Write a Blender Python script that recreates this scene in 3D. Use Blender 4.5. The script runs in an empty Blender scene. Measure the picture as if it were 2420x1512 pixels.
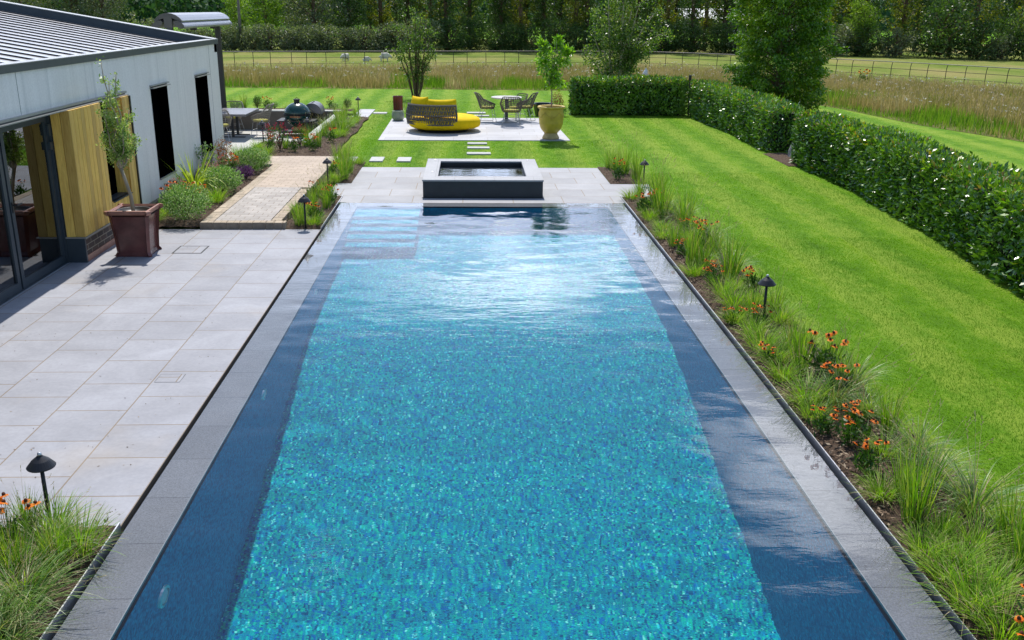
import bpy, math, random
import numpy as np
from mathutils import Vector, Matrix
random.seed(11); RNG = np.random.default_rng(11)
sc = bpy.context.scene; col = sc.collection
R_ = math.radians; PI = math.pi

# ------------------------------------------------------------------ camera, sky, sun, exposure
YAW, PITCH, ROLL, CAM_H = R_(2.6127), R_(18.2458), R_(.6508), 3.28
cd = bpy.data.cameras.new('camera'); cam = bpy.data.objects.new('camera', cd); col.objects.link(cam)
_f = Vector((math.sin(YAW)*math.cos(PITCH), math.cos(YAW)*math.cos(PITCH), -math.sin(PITCH)))
_r0 = Vector((math.cos(YAW), -math.sin(YAW), 0)); _u0 = _r0.cross(_f)
_r = _r0*math.cos(ROLL)+_u0*math.sin(ROLL); _u = -_r0*math.sin(ROLL)+_u0*math.cos(ROLL)
cam.matrix_world = Matrix(((_r.x, _u.x, -_f.x, 0), (_r.y, _u.y, -_f.y, 0), (_r.z, _u.z, -_f.z, CAM_H), (0, 0, 0, 1)))
cd.sensor_width = 36; cd.lens = 36*2233.13/2420; cd.clip_start = .1; cd.clip_end = 3000
sc.camera = cam
SUN_EL, SUN_AZ = R_(57), R_(-3)          # azimuth from +Y towards +X
wd = bpy.data.worlds.new('World'); sc.world = wd; wd.use_nodes = True
nt = wd.node_tree; N = nt.nodes; K = nt.links
sky = N.new('ShaderNodeTexSky'); sky.sky_type = 'NISHITA'; sky.sun_disc = False
sky.sun_elevation = SUN_EL; sky.sun_rotation = SUN_AZ; sky.air_density = 1.0; sky.dust_density = .6; sky.ozone_density = 1.5
bg = N['Background']; bg.inputs[1].default_value = .15
def wn(t, **k):
    n = N.new(t)
    for a, b in k.items(): setattr(n, a, b)
    return n
def wmath(op, a, b=None, clamp=False):
    n = wn('ShaderNodeMath', operation=op); n.use_clamp = clamp
    for i, v in enumerate((a, b)):
        if v is None: continue
        if isinstance(v, (int, float)): n.inputs[i].default_value = v
        else: K.new(v, n.inputs[i])
    return n.outputs[0]
tc = wn('ShaderNodeTexCoord'); sp = wn('ShaderNodeSeparateXYZ'); K.new(tc.outputs['Generated'], sp.inputs[0])
zc = wmath('MAXIMUM', sp.outputs[2], .02)
qx = wmath('DIVIDE', sp.outputs[0], zc); qy = wmath('DIVIDE', sp.outputs[1], zc)    # a flat cloud deck overhead
cq = wn('ShaderNodeCombineXYZ'); K.new(qx, cq.inputs[0]); K.new(qy, cq.inputs[1])
ns = wn('ShaderNodeTexNoise'); ns.inputs['Scale'].default_value = 1.9; ns.inputs['Detail'].default_value = 9; ns.inputs['Roughness'].default_value = .58
K.new(cq.outputs[0], ns.inputs['Vector'])
acc = None
for (cx, cy, rx, ry, amp) in [(.12, 3.36, .30, .24, .46), (.48, 3.72, .34, .26, .30), (.14, 4.25, .08, .3, .16), (-.33, 3.15, .16, .3, .16),
                              (.34, 1.80, .09, .16, .16), (-.27, 1.60, .15, .10, .22), (.72, 1.95, .20, .38, .34), (.95, 3.5, .3, .6, .26)]:
    dx = wmath('DIVIDE', wmath('SUBTRACT', qx, cx), rx); dy = wmath('DIVIDE', wmath('SUBTRACT', qy, cy), ry)
    d2 = wmath('ADD', wmath('MULTIPLY', dx, dx), wmath('MULTIPLY', dy, dy))
    g = wmath('MULTIPLY', wmath('POWER', 2.718, wmath('MULTIPLY', d2, -1.0)), amp)
    acc = g if acc is None else wmath('ADD', acc, g)
far = wmath('MULTIPLY', wmath('SUBTRACT', qy, 5.0), .12, True)       # the deck closes towards the horizon
dens = wmath('ADD', wmath('ADD', ns.outputs[0], acc), wmath('MULTIPLY', far, .25))
dens = wmath('MULTIPLY', wmath('SUBTRACT', dens, .62), 3.6, True)
mx = wn('ShaderNodeMix', data_type='RGBA'); K.new(dens, mx.inputs[0]); K.new(sky.outputs[0], mx.inputs[6]); mx.inputs[7].default_value = (25, 26, 28, 1)
veil = wmath('MULTIPLY', wmath('MULTIPLY', wmath('SUBTRACT', qy, 2.7), .45, True), .62)        # thin bright veil low over the fields, added to brighten the pool's reflection
mv = wn('ShaderNodeMix', data_type='RGBA'); K.new(veil, mv.inputs[0]); K.new(sky.outputs[0], mv.inputs[6]); mv.inputs[7].default_value = (15.0, 17.0, 22.0, 1); K.new(mv.outputs[2], mx.inputs[6])
K.new(mx.outputs[2], bg.inputs[0])
sl = bpy.data.lights.new('sun', 'SUN'); sl.energy = 4.6; sl.angle = R_(.53); sl.color = (1, .955, .88)
sl.cycles.is_caustics_light = True
so = bpy.data.objects.new('sun', sl); col.objects.link(so)
sd = Vector((math.sin(SUN_AZ)*math.cos(SUN_EL), math.cos(SUN_AZ)*math.cos(SUN_EL), math.sin(SUN_EL)))
so.rotation_euler = sd.to_track_quat('Z', 'Y').to_euler(); so.location = sd*60
sc.view_settings.view_transform = 'Standard'; sc.view_settings.look = 'None'; sc.view_settings.gamma = 1
sc.view_settings.exposure = 0.12
sc.cycles.max_bounces = 10; sc.cycles.transparent_max_bounces = 12; sc.cycles.diffuse_bounces = 3

# ------------------------------------------------------------------ helpers: meshes
class MB:
    def __init__(s): s.v = []; s.f = []; s.m = []
    def add(s, vs, fs, mi=0):
        o = len(s.v); s.v += [tuple(p) for p in vs]; s.f += [tuple(i+o for i in f) for f in fs]; s.m += [mi]*len(fs); return s
    def box(s, x0, x1, y0, y1, z0, z1, mi=0, M=None):
        v = [Vector(p) for p in ((x0, y0, z0), (x1, y0, z0), (x1, y1, z0), (x0, y1, z0), (x0, y0, z1), (x1, y0, z1), (x1, y1, z1), (x0, y1, z1))]
        if M is not None: v = [M @ p for p in v]
        return s.add(v, [(0, 3, 2, 1), (4, 5, 6, 7), (0, 1, 5, 4), (1, 2, 6, 5), (2, 3, 7, 6), (3, 0, 4, 7)], mi)
    def bbox(s, x0, x1, y0, y1, z0, z1, b=.01, mi=0, M=None):      # box with chamfered top edges
        v = [Vector(p) for p in ((x0, y0, z0), (x1, y0, z0), (x1, y1, z0), (x0, y1, z0), (x0, y0, z1-b), (x1, y0, z1-b), (x1, y1, z1-b), (x0, y1, z1-b),
             (x0+b, y0+b, z1), (x1-b, y0+b, z1), (x1-b, y1-b, z1), (x0+b, y1-b, z1))]
        if M is not None: v = [M @ p for p in v]
        f = [(0, 3, 2, 1), (8, 9, 10, 11)]
        for i in range(4):
            j = (i+1) % 4; f += [(i, j, 4+j, 4+i), (4+i, 4+j, 8+j, 8+i)]
        return s.add(v, f, mi)
    def tube(s, pts, r, n=8, mi=0, cap=True):
        P = [Vector(p) for p in pts]; m = len(P); rs = r if hasattr(r, '__len__') else [r]*m
        t0 = (P[1]-P[0]).normalized(); a = t0.orthogonal().normalized(); vs = []; fs = []
        for i in range(m):
            t = (P[min(i+1, m-1)]-P[max(i-1, 0)])
            t = t.normalized() if t.length > 1e-9 else t0
            a = (a-t*a.dot(t)); a = a.normalized() if a.length > 1e-6 else t.orthogonal().normalized()
            b = t.cross(a)
            for k in range(n):
                an = 2*PI*k/n; vs.append(P[i]+(a*math.cos(an)+b*math.sin(an))*rs[i])
        for i in range(m-1):
            for k in range(n):
                k2 = (k+1) % n; fs.append((i*n+k, i*n+k2, (i+1)*n+k2, (i+1)*n+k))
        if cap: fs += [tuple(range(n))[::-1], tuple((m-1)*n+k for k in range(n))]
        return s.add(vs, fs, mi)
    def lathe(s, prof, n=24, c=(0, 0, 0), mi=0, sx=1, sy=1, M=None):
        vs = []; fs = []
        for (r, z) in prof:
            for k in range(n):
                an = 2*PI*k/n; p = Vector((r*math.cos(an)*sx, r*math.sin(an)*sy, z))
                if M is not None: p = M @ p
                vs.append((p.x+c[0], p.y+c[1], p.z+c[2]))
        for i in range(len(prof)-1):
            for k in range(n):
                k2 = (k+1) % n; fs.append((i*n+k, i*n+k2, (i+1)*n+k2, (i+1)*n+k))
        if prof[0][0] > 1e-4: fs.append(tuple(range(n))[::-1])
        if prof[-1][0] > 1e-4: fs.append(tuple((len(prof)-1)*n+k for k in range(n)))
        return s.add(vs, fs, mi)
    def build(s, name, mats, parent=None, smooth=False, local=False):
        me = bpy.data.meshes.new(name); vs = s.v
        if parent is not None and not local:
            L = parent.location
            if parent.parent: L = parent.parent.location
            vs = [(a-L.x, b-L.y, c-L.z) for a, b, c in vs]
        me.from_pydata(vs, [], s.f); me.validate(); me.update()
        return link(name, me, mats, parent, smooth, s.m if len(s.m) == len(me.polygons) else None)
def link(name, me, mats, parent=None, smooth=False, mi=None):
    for m in (mats if isinstance(mats, (list, tuple)) else [mats]): me.materials.append(m)
    if mi is not None and any(mi): me.polygons.foreach_set('material_index', mi)
    if smooth is True: me.polygons.foreach_set('use_smooth', [True]*len(me.polygons))
    o = bpy.data.objects.new(name, me); col.objects.link(o)
    if parent is not None: o.parent = parent
    if smooth == 'auto':
        try: me.shade_flat(); 
        except Exception: pass
    return o
def npmesh(name, V, F, mats, parent=None, smooth=False, mi=None):
    V = np.asarray(V, dtype=np.float32).reshape(-1, 3); F = np.asarray(F, dtype=np.int32)
    me = bpy.data.meshes.new(name); k = F.shape[1]; m = len(F)
    me.vertices.add(len(V)); me.vertices.foreach_set('co', V.ravel())
    me.loops.add(m*k); me.loops.foreach_set('vertex_index', F.ravel())
    me.polygons.add(m); me.polygons.foreach_set('loop_start', np.arange(m, dtype=np.int32)*k)
    try: me.polygons.foreach_set('loop_total', np.full(m, k, dtype=np.int32))
    except Exception: pass
    me.update(calc_edges=True); me.validate()
    return link(name, me, mats, parent, smooth, mi)
def tag(o, label=None, cat=None, group=None, kind=None):
    if label: o['label'] = label
    if cat: o['category'] = cat
    if group: o['group'] = group
    if kind: o['kind'] = kind
    return o
def thing(name, label, cat, loc=(0, 0, 0), rz=0, group=None):
    o = bpy.data.objects.new(name, None); col.objects.link(o); o.location = loc; o.rotation_euler = (0, 0, rz); o.empty_display_size = .1
    return tag(o, label, cat, group, 'thing')
def structure(o): o['kind'] = 'structure'; return o
def copy_tree(o, parent=None):
    c = o.copy(); col.objects.link(c); c.parent = parent
    for ch in list(o.children): copy_tree(ch, c)
    return c
def place(proto, loc, rz, scale, label, group=None):
    o = proto if not proto.get('_used') else copy_tree(proto)
    proto['_used'] = 1
    if '_used' in o.keys() and o is not proto: del o['_used']
    o.location = loc; o.rotation_euler = (0, 0, rz); o.scale = scale if hasattr(scale, '__len__') else (scale,)*3
    o['label'] = label
    if group: o['group'] = group
    return o
PROTOS = []

# ------------------------------------------------------------------ helpers: materials
def newmat(n):
    m = bpy.data.materials.new(n); m.use_nodes = True; nt = m.node_tree
    return m, nt.nodes, nt.links, nt.nodes['Principled BSDF']
def ramp(N, stops):
    r = N.new('ShaderNodeValToRGB'); e = r.color_ramp.elements
    while len(e) < len(stops): e.new(.5)
    for i, (p, c) in enumerate(stops): e[i].position = p; e[i].color = (*c, 1)
    return r
def noise(N, K, scale, detail=4, rough=.55, vec=None, mscale=None, dist=0):
    t = N.new('ShaderNodeTexNoise'); t.inputs['Scale'].default_value = scale; t.inputs['Detail'].default_value = detail
    t.inputs['Roughness'].default_value = rough; t.inputs['Distortion'].default_value = dist
    if vec is None:
        tcn = N.new('ShaderNodeTexCoord'); vec = tcn.outputs['Object']
    if mscale:
        mp = N.new('ShaderNodeMapping'); mp.inputs['Scale'].default_value = mscale; K.new(vec, mp.inputs[0]); vec = mp.outputs[0]
    K.new(vec, t.inputs['Vector']); return t
def bump(N, K, h, b, strength=.3, dist=.01):
    n = N.new('ShaderNodeBump'); n.inputs['Strength'].default_value = strength; n.inputs['Distance'].default_value = dist
    K.new(h, n.inputs['Height']); K.new(n.outputs[0], b.inputs['Normal']); return n
def plain(name, c, rough=.5, metal=0, var=.12, scale=6, bmp=0, bscale=60, mscale=None, spec=.5):
    m, N, K, b = newmat(name); b.inputs['Roughness'].default_value = rough; b.inputs['Metallic'].default_value = metal
    b.inputs['Specular IOR Level'].default_value = spec
    t = noise(N, K, scale, 6, .6, mscale=mscale)
    r = ramp(N, [(.3, tuple(x*(1-var) for x in c)), (.7, tuple(min(1, x*(1+var)) for x in c))]); K.new(t.outputs[0], r.inputs[0]); K.new(r.outputs[0], b.inputs['Base Color'])
    if bmp: bump(N, K, noise(N, K, bscale, 4).outputs[0], b, bmp, .01)
    return m
def leafmat(name, cols, gloss=.4, trans=.35, rough=.4, tcol=None, patch=0, stripe=0, pamp=1.6):
    """foliage: every leaf or blade takes its own tint"""
    m, N, K, b = newmat(name)
    g = N.new('ShaderNodeNewGeometry'); r = ramp(N, [(i/(len(cols)-1), c) for i, c in enumerate(cols)])
    if patch:
        t = noise(N, K, patch, 3); ad = N.new('ShaderNodeMath'); ad.operation = 'MULTIPLY_ADD'; ad.inputs[1].default_value = .55
        mm = N.new('ShaderNodeMath'); mm.operation = 'MULTIPLY_ADD'; mm.inputs[1].default_value = pamp; mm.inputs[2].default_value = .25-.5*pamp
        K.new(t.outputs[0], mm.inputs[0]); K.new(g.outputs['Random Per Island'], ad.inputs[0]); K.new(mm.outputs[0], ad.inputs[2]); last = ad.outputs[0]
        if stripe:      # mowing stripes: light and dark of the laid grass, put into the tint
            tq = N.new('ShaderNodeTexCoord'); s3 = N.new('ShaderNodeSeparateXYZ'); K.new(tq.outputs['Object'], s3.inputs[0]); m1 = N.new('ShaderNodeMath'); m1.operation = 'MULTIPLY'; m1.inputs[1].default_value = 2*PI/1.1; K.new(s3.outputs[0], m1.inputs[0])
            m2 = N.new('ShaderNodeMath'); m2.operation = 'SINE'; K.new(m1.outputs[0], m2.inputs[0]); m3 = N.new('ShaderNodeMath'); m3.operation = 'MULTIPLY_ADD'; m3.inputs[1].default_value = stripe; K.new(m2.outputs[0], m3.inputs[0]); K.new(last, m3.inputs[2]); last = m3.outputs[0]
        K.new(last, r.inputs[0])
    else: K.new(g.outputs['Random Per Island'], r.inputs[0])
    K.new(r.outputs[0], b.inputs['Base Color']); b.inputs['Roughness'].default_value = rough; b.inputs['Specular IOR Level'].default_value = gloss
    tr = N.new('ShaderNodeBsdfTranslucent'); mxn = N.new('ShaderNodeMixShader'); mxn.inputs[0].default_value = trans
    mc = N.new('ShaderNodeMix'); mc.data_type = 'RGBA'; mc.blend_type = 'MULTIPLY'; mc.inputs[0].default_value = 1
    mc.inputs[7].default_value = (*(tcol or (1.5, 1.6, .5)), 1); K.new(r.outputs[0], mc.inputs[6]); K.new(mc.outputs[2], tr.inputs[0])
    K.new(b.outputs[0], mxn.inputs[1]); K.new(tr.outputs[0], mxn.inputs[2]); K.new(mxn.outputs[0], N['Material Output'].inputs[0])
    return m
def paving(name, base, bw, rh, mortar, mcol, swap=False, off=(0, 0), var=.08, rough=.7, bias=0, stain=None, spec=.4, mott=.12, sp=0):
    """stone slabs: running bond along X (or along Y when swap), sandy joints, cloudy mottling"""
    m, N, K, b = newmat(name); tcn = N.new('ShaderNodeTexCoord'); s3 = N.new('ShaderNodeSeparateXYZ'); K.new(tcn.outputs['Object'], s3.inputs[0])
    cb = N.new('ShaderNodeCombineXYZ')
    def shift(o, v):
        a = N.new('ShaderNodeMath'); a.operation = 'SUBTRACT'; a.inputs[1].default_value = v; K.new(o, a.inputs[0]); return a.outputs[0]
    X, Y = shift(s3.outputs[0], off[0]), shift(s3.outputs[1], off[1])
    K.new(Y if swap else X, cb.inputs[0]); K.new(X if swap else Y, cb.inputs[1])
    br = N.new('ShaderNodeTexBrick'); br.offset = .5; br.squash = 1; K.new(cb.outputs[0], br.inputs['Vector'])
    br.inputs['Scale'].default_value = 1; br.inputs['Brick Width'].default_value = bw; br.inputs['Row Height'].default_value = rh
    br.inputs['Mortar Size'].default_value = mortar; br.inputs['Mortar Smooth'].default_value = .2; br.inputs['Bias'].default_value = bias
    br.inputs['Color1'].default_value = (*[x*(1-var) for x in base], 1); br.inputs['Color2'].default_value = (*[x*(1+var) for x in base], 1)
    br.inputs['Mortar'].default_value = (*mcol, 1)
    t1 = noise(N, K, 1.7, 7, .62, dist=.6); t2 = noise(N, K, 26, 5, .6)
    def mul(c, t, lo, hi, a=.35, z=.65):
        r = ramp(N, [(a, (lo,)*3), (z, (hi,)*3)]); K.new(t, r.inputs[0]); x = N.new('ShaderNodeMix'); x.data_type = 'RGBA'; x.blend_type = 'MULTIPLY'; x.inputs[0].default_value = 1
        K.new(c, x.inputs[6]); K.new(r.outputs[0], x.inputs[7]); return x.outputs[2]
    c = mul(br.outputs['Color'], t1.outputs[0], 1-mott, 1+mott*.6); c = mul(c, t2.outputs[0], .95, 1.05)
    if sp:
        t3 = noise(N, K, 75, 4, .9); c = mul(c, t3.outputs[0], 1-sp, 1+sp, .38, .62)
    if stain:
        mt = N.new('ShaderNodeMath'); mt.operation = 'MULTIPLY'; t4 = noise(N, K, .55, 4, .6); rr = ramp(N, [(.56, (0, 0, 0)), (.75, (1, 1, 1))]); K.new(t4.outputs[0], rr.inputs[0])
        mt.inputs[1].default_value = stain[1]; K.new(rr.outputs[0], mt.inputs[0]); x = N.new('ShaderNodeMix'); x.data_type = 'RGBA'; K.new(mt.outputs[0], x.inputs[0]); K.new(c, x.inputs[6]); x.inputs[7].default_value = (*stain[0], 1); c = x.outputs[2]
    K.new(c, b.inputs['Base Color']); b.inputs['Roughness'].default_value = rough; b.inputs['Specular IOR Level'].default_value = spec
    inv = N.new('ShaderNodeMath'); inv.operation = 'SUBTRACT'; inv.inputs[0].default_value = 1; K.new(br.outputs['Fac'], inv.inputs[1]); 
    ad = N.new('ShaderNodeMath'); ad.operation = 'MULTIPLY_ADD'; ad.inputs[1].default_value = .15; K.new(t2.outputs[0], ad.inputs[0]); K.new(inv.outputs[0], ad.inputs[2])
    bump(N, K, ad.outputs[0], b, .5, .004); return m

M = {}
M['terrace'] = paving('grey_porcelain', (.312, .318, .352), .6, .6, .006, (.22, .17, .12), swap=True, off=(-2.32, .02), stain=((.46, .36, .24), .3), mott=.13)
M['terrace_far'] = paving('grey_slabs', (.36, .36, .375), .9, .66, .008, (.28, .23, .17), off=(.31, 16.56), mott=.1)
M['patio'] = paving('patio_slabs', (.46, .46, .48), .9, .6, .005, (.34, .32, .3), off=(0, 24.9), mott=.08)
M['dining'] = paving('pale_patio', (.5, .49, .46), .9, .9, .005, (.36, .34, .3), mott=.08)
M['granite'] = paving('dark_granite', (.20, .21, .235), .6, 9, .003, (.07, .07, .08), swap=True, off=(-5, 6.30-.6*4), var=.1, rough=.55, mott=.1, sp=.34)
M['granite_light'] = paving('spa_coping', (.36, .36, .37), .72, 5, .003, (.2, .2, .2), off=(-.87, 14), var=.05, rough=.55, mott=.08, sp=.1)
M['granite_dark'] = plain('spa_granite', (.028, .033, .04), .5, 0, .2, 5, .15, 90)
M['setts'] = paving('grey_setts', (.43, .395, .365), .22, .15, .007, (.27, .23, .19), off=(-4, 14.6), var=.13, mott=.12, rough=.85)
M['setts_tan'] = paving('tan_setts', (.48, .39, .31), .22, .15, .006, (.31, .24, .18), off=(-4, 14.6), var=.1, mott=.1, rough=.85)
M['setts_edge'] = paving('edge_blocks', (.46, .375, .28), .2, .2, .004, (.22, .17, .1), off=(-4.15, 14.45), var=.12, mott=.1, rough=.85)
M['sett_face'] = plain('block_face', (.24, .2, .16), .9, 0, .25, 9, .3, 80)
M['black'] = plain('black_metal', (.012, .013, .016), .45, 0, .2, 10)
M['matblack'] = plain('matt_black', (.0012, .0012, .0015), 1, 0, .1, 10, spec=.0)
M['lampblack'] = plain('lamp_black', (.02, .021, .026), .42, .3, .2, 10)
M['steel'] = plain('steel_edge', (.62, .62, .64), .35, .8, .1, 10)
M['frame'] = plain('grey_aluminium', (.045, .06, .075), .42, .2, .1, 6)
M['trimgrey'] = plain('fascia_grey', (.075, .085, .085), .5, .2, .12, 4)
M['trimlight'] = plain('trim_light', (.36, .36, .36), .4, .5, .1, 5)
M['edge'] = plain('edge_strip', (.26, .27, .29), .5, .1, .1, 5)
M['rope'] = plain('grey_rope', (.12, .11, .10), .9, 0, .3, 60)
M['wicker'] = plain('wicker', (.10, .088, .072), .8, 0, .25, 80)
M['wicker_pale'] = plain('wicker_pale', (.22, .2, .165), .8, 0, .25, 80)
M['chairsteel'] = plain('pale_steel', (.45, .45, .45), .35, .6, .05, 6)
M['yellow'] = plain('yellow_fabric', (.78, .53, .003), .85, 0, .1, 7, .12, 200, spec=.2)
M['lime_cushion'] = plain('lime_cushion', (.42, .40, .06), .85, 0, .1, 9)
M['urn'] = plain('yellow_glazed_clay', (.58, .40, .06), .45, 0, .2, 5, .12, 30)
M['urnfoot'] = plain('worn_clay', (.52, .37, .17), .7, 0, .2, 9, .2, 40)
M['redglaze'] = plain('dark_red_glaze', (.15, .052, .045), .22, 0, .45, 3, .25, 12)
M['potrim'] = plain('terracotta_rim', (.34, .155, .11), .4, 0, .3, 7, .2, 40)
M['redpot'] = plain('red_pot', (.13, .018, .01), .25, 0, .4, 3)
M['greenpot'] = plain('pale_green_glaze', (.27, .31, .22), .35, 0, .15, 5)
M['blackpot'] = plain('black_pot', (.015, .016, .02), .3, 0, .2, 5)
M['soil'] = plain('potting_soil', (.05, .032, .02), .95, 0, .4, 30, .6, 60)
M['tabletop'] = plain('pale_table_top', (.5, .47, .44), .4, 0, .08, 6)
M['darktable'] = plain('slate_table_top', (.16, .15, .155), .35, 0, .15, 5)
M['egg'] = plain('green_ceramic', (.004, .042, .035), .22, 0, .2, 50, .15, 120, spec=.7)
M['castiron'] = plain('cast_iron', (.012, .012, .013), .5, .2, .2, 20)
M['smoker'] = plain('grey_barrel', (.17, .17, .19), .4, .5, .12, 6)
M['woodhandle'] = plain('wood_handle', (.28, .11, .04), .5, 0, .2, 20)
M['retain'] = plain('render_wall', (.16, .135, .11), .85, 0, .15, 3, .2, 40)
M['coping'] = plain('pale_coping', (.5, .5, .46), .6, 0, .1, 8)
M['bark'] = plain('bark', (.13, .085, .05), .9, 0, .35, 14, .6, 30, mscale=(1, 1, .3))
M['palebark'] = plain('pale_bark', (.36, .3, .22), .85, 0, .3, 14, .4, 30, mscale=(1, 1, .3))
M['birchbark'] = plain('birch_bark', (.42, .36, .26), .8, 0, .4, 9, .4, 30)
M['stone'] = plain('stepping_stone', (.47, .47, .46), .8, 0, .12, 8, .2, 40)
M['rail'] = plain('iron_rail', (.2, .19, .18), .6, .4, .2, 5)
M['post'] = plain('iron_post', (.04, .035, .03), .7, .2, .2, 9)
M['pole'] = plain('grey_timber', (.17, .15, .13), .9, 0, .2, 9)
M['wool'] = plain('wool', (.62, .58, .5), .95, 0, .15, 20, .5, 30)
M['sheepface'] = plain('sheep_face', (.30, .25, .2), .9)
M['white'] = plain('white_sheet', (.75, .75, .74), .6)
M['stonegrey'] = plain('grey_rock', (.2, .2, .205), .85, 0, .3, 6, .5, 20)
M['awningtop'] = plain('awning_cover', (.24, .25, .29), .4, .5, .06, 4)
M['awningend'] = plain('awning_end_cap', (.09, .085, .085), .6, 0, .1, 4)

def facade_mat():
    m, N, K, b = newmat('pale_render_panel'); tcn = N.new('ShaderNodeTexCoord')
    t = noise(N, K, 1.0, 6, .65, mscale=(1, 5.5, .35)); t2 = noise(N, K, 45, 5, .7); t3 = noise(N, K, 1.2, 3)
    r = ramp(N, [(.30, (.75, .73, .695)), (.70, (.84, .82, .785))]); K.new(t.outputs[0], r.inputs[0])
    r2 = ramp(N, [(.35, (.9, .9, .9)), (.65, (1.04, 1.04, 1.04))]); K.new(t2.outputs[0], r2.inputs[0])
    x = N.new('ShaderNodeMix'); x.data_type = 'RGBA'; x.blend_type = 'MULTIPLY'; x.inputs[0].default_value = 1; K.new(r.outputs[0], x.inputs[6]); K.new(r2.outputs[0], x.inputs[7])
    # dark runs below the roof edge
    ts = noise(N, K, 1.0, 3, .5, mscale=(1, 7, .25)); rs = ramp(N, [(.60, (1, 1, 1)), (.72, (.80, .81, .81))]); K.new(ts.outputs[0], rs.inputs[0])
    x2 = N.new('ShaderNodeMix'); x2.data_type = 'RGBA'; x2.blend_type = 'MULTIPLY'; x2.inputs[0].default_value = .8; K.new(x.outputs[2], x2.inputs[6]); K.new(rs.outputs[0], x2.inputs[7])
    K.new(x2.outputs[2], b.inputs['Base Color']); b.inputs['Roughness'].default_value = .6; bump(N, K, t2.outputs[0], b, .2, .003); return m
M['facade'] = facade_mat()
def cedar():
    m, N, K, b = newmat('cedar_boards'); tcn = N.new('ShaderNodeTexCoord'); g = N.new('ShaderNodeNewGeometry')
    t = noise(N, K, 5, 6, .6, mscale=(8, 8, .6), dist=1.5); r = ramp(N, [(.3, (.64, .37, .075)), (.7, (.93, .63, .17))]); K.new(t.outputs[0], r.inputs[0])
    r2 = ramp(N, [(0, (.7, .66, .6)), (.5, (1, 1, 1)), (1, (1.15, 1.12, .9))]); K.new(g.outputs['Random Per Island'], r2.inputs[0])
    x = N.new('ShaderNodeMix'); x.data_type = 'RGBA'; x.blend_type = 'MULTIPLY'; x.inputs[0].default_value = 1; K.new(r.outputs[0], x.inputs[6]); K.new(r2.outputs[0], x.inputs[7])
    K.new(x.outputs[2], b.inputs['Base Color']); b.inputs['Roughness'].default_value = .6; return m
M['cedar'] = cedar()
def brick():
    m, N, K, b = newmat('brick_plinth'); tcn = N.new('ShaderNodeTexCoord'); s3 = N.new('ShaderNodeSeparateXYZ'); K.new(tcn.outputs['Object'], s3.inputs[0])
    cb = N.new('ShaderNodeCombineXYZ'); K.new(s3.outputs[1], cb.inputs[0]); K.new(s3.outputs[2], cb.inputs[1])
    br = N.new('ShaderNodeTexBrick'); K.new(cb.outputs[0], br.inputs['Vector']); br.inputs['Scale'].default_value = 1; br.inputs['Brick Width'].default_value = .225; br.inputs['Row Height'].default_value = .075
    br.inputs['Mortar Size'].default_value = .006; br.inputs['Color1'].default_value = (.05, .042, .042, 1); br.inputs['Color2'].default_value = (.13, .075, .055, 1); br.inputs['Mortar'].default_value = (.30, .26, .2, 1)
    K.new(br.outputs[0], b.inputs['Base Color']); b.inputs['Roughness'].default_value = .85; return m
M['brick'] = brick()
def glass():
    m, N, K, b = newmat('window_glass'); nt = m.node_tree
    gl = N.new('ShaderNodeBsdfGlossy'); gl.inputs['Roughness'].default_value = .0; gl.inputs['Color'].default_value = (.9, .93, .95, 1)
    tp = N.new('ShaderNodeBsdfTransparent'); tp.inputs[0].default_value = (.45, .5, .5, 1); fr = N.new('ShaderNodeFresnel'); fr.inputs[0].default_value = 2.4
    mxn = N.new('ShaderNodeMixShader'); K.new(fr.outputs[0], mxn.inputs[0]); K.new(tp.outputs[0], mxn.inputs[1]); K.new(gl.outputs[0], mxn.inputs[2]); K.new(mxn.outputs[0], N['Material Output'].inputs[0]); return m
M['glass'] = glass()
def roofmat():
    m, N, K, b = newmat('zinc_roof'); b.inputs['Metallic'].default_value = .85; b.inputs['Roughness'].default_value = .32
    t = noise(N, K, 3, 4); r = ramp(N, [(.3, (.44, .44, .46)), (.7, (.55, .55, .57))]); K.new(t.outputs[0], r.inputs[0]); K.new(r.outputs[0], b.inputs['Base Color']); return m
M['zinc'] = roofmat()
M['seam'] = plain('shaded_seam', (.02, .024, .032), .5, .2, .1, 6)  # seams coloured dark for the shade on their near faces

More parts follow.
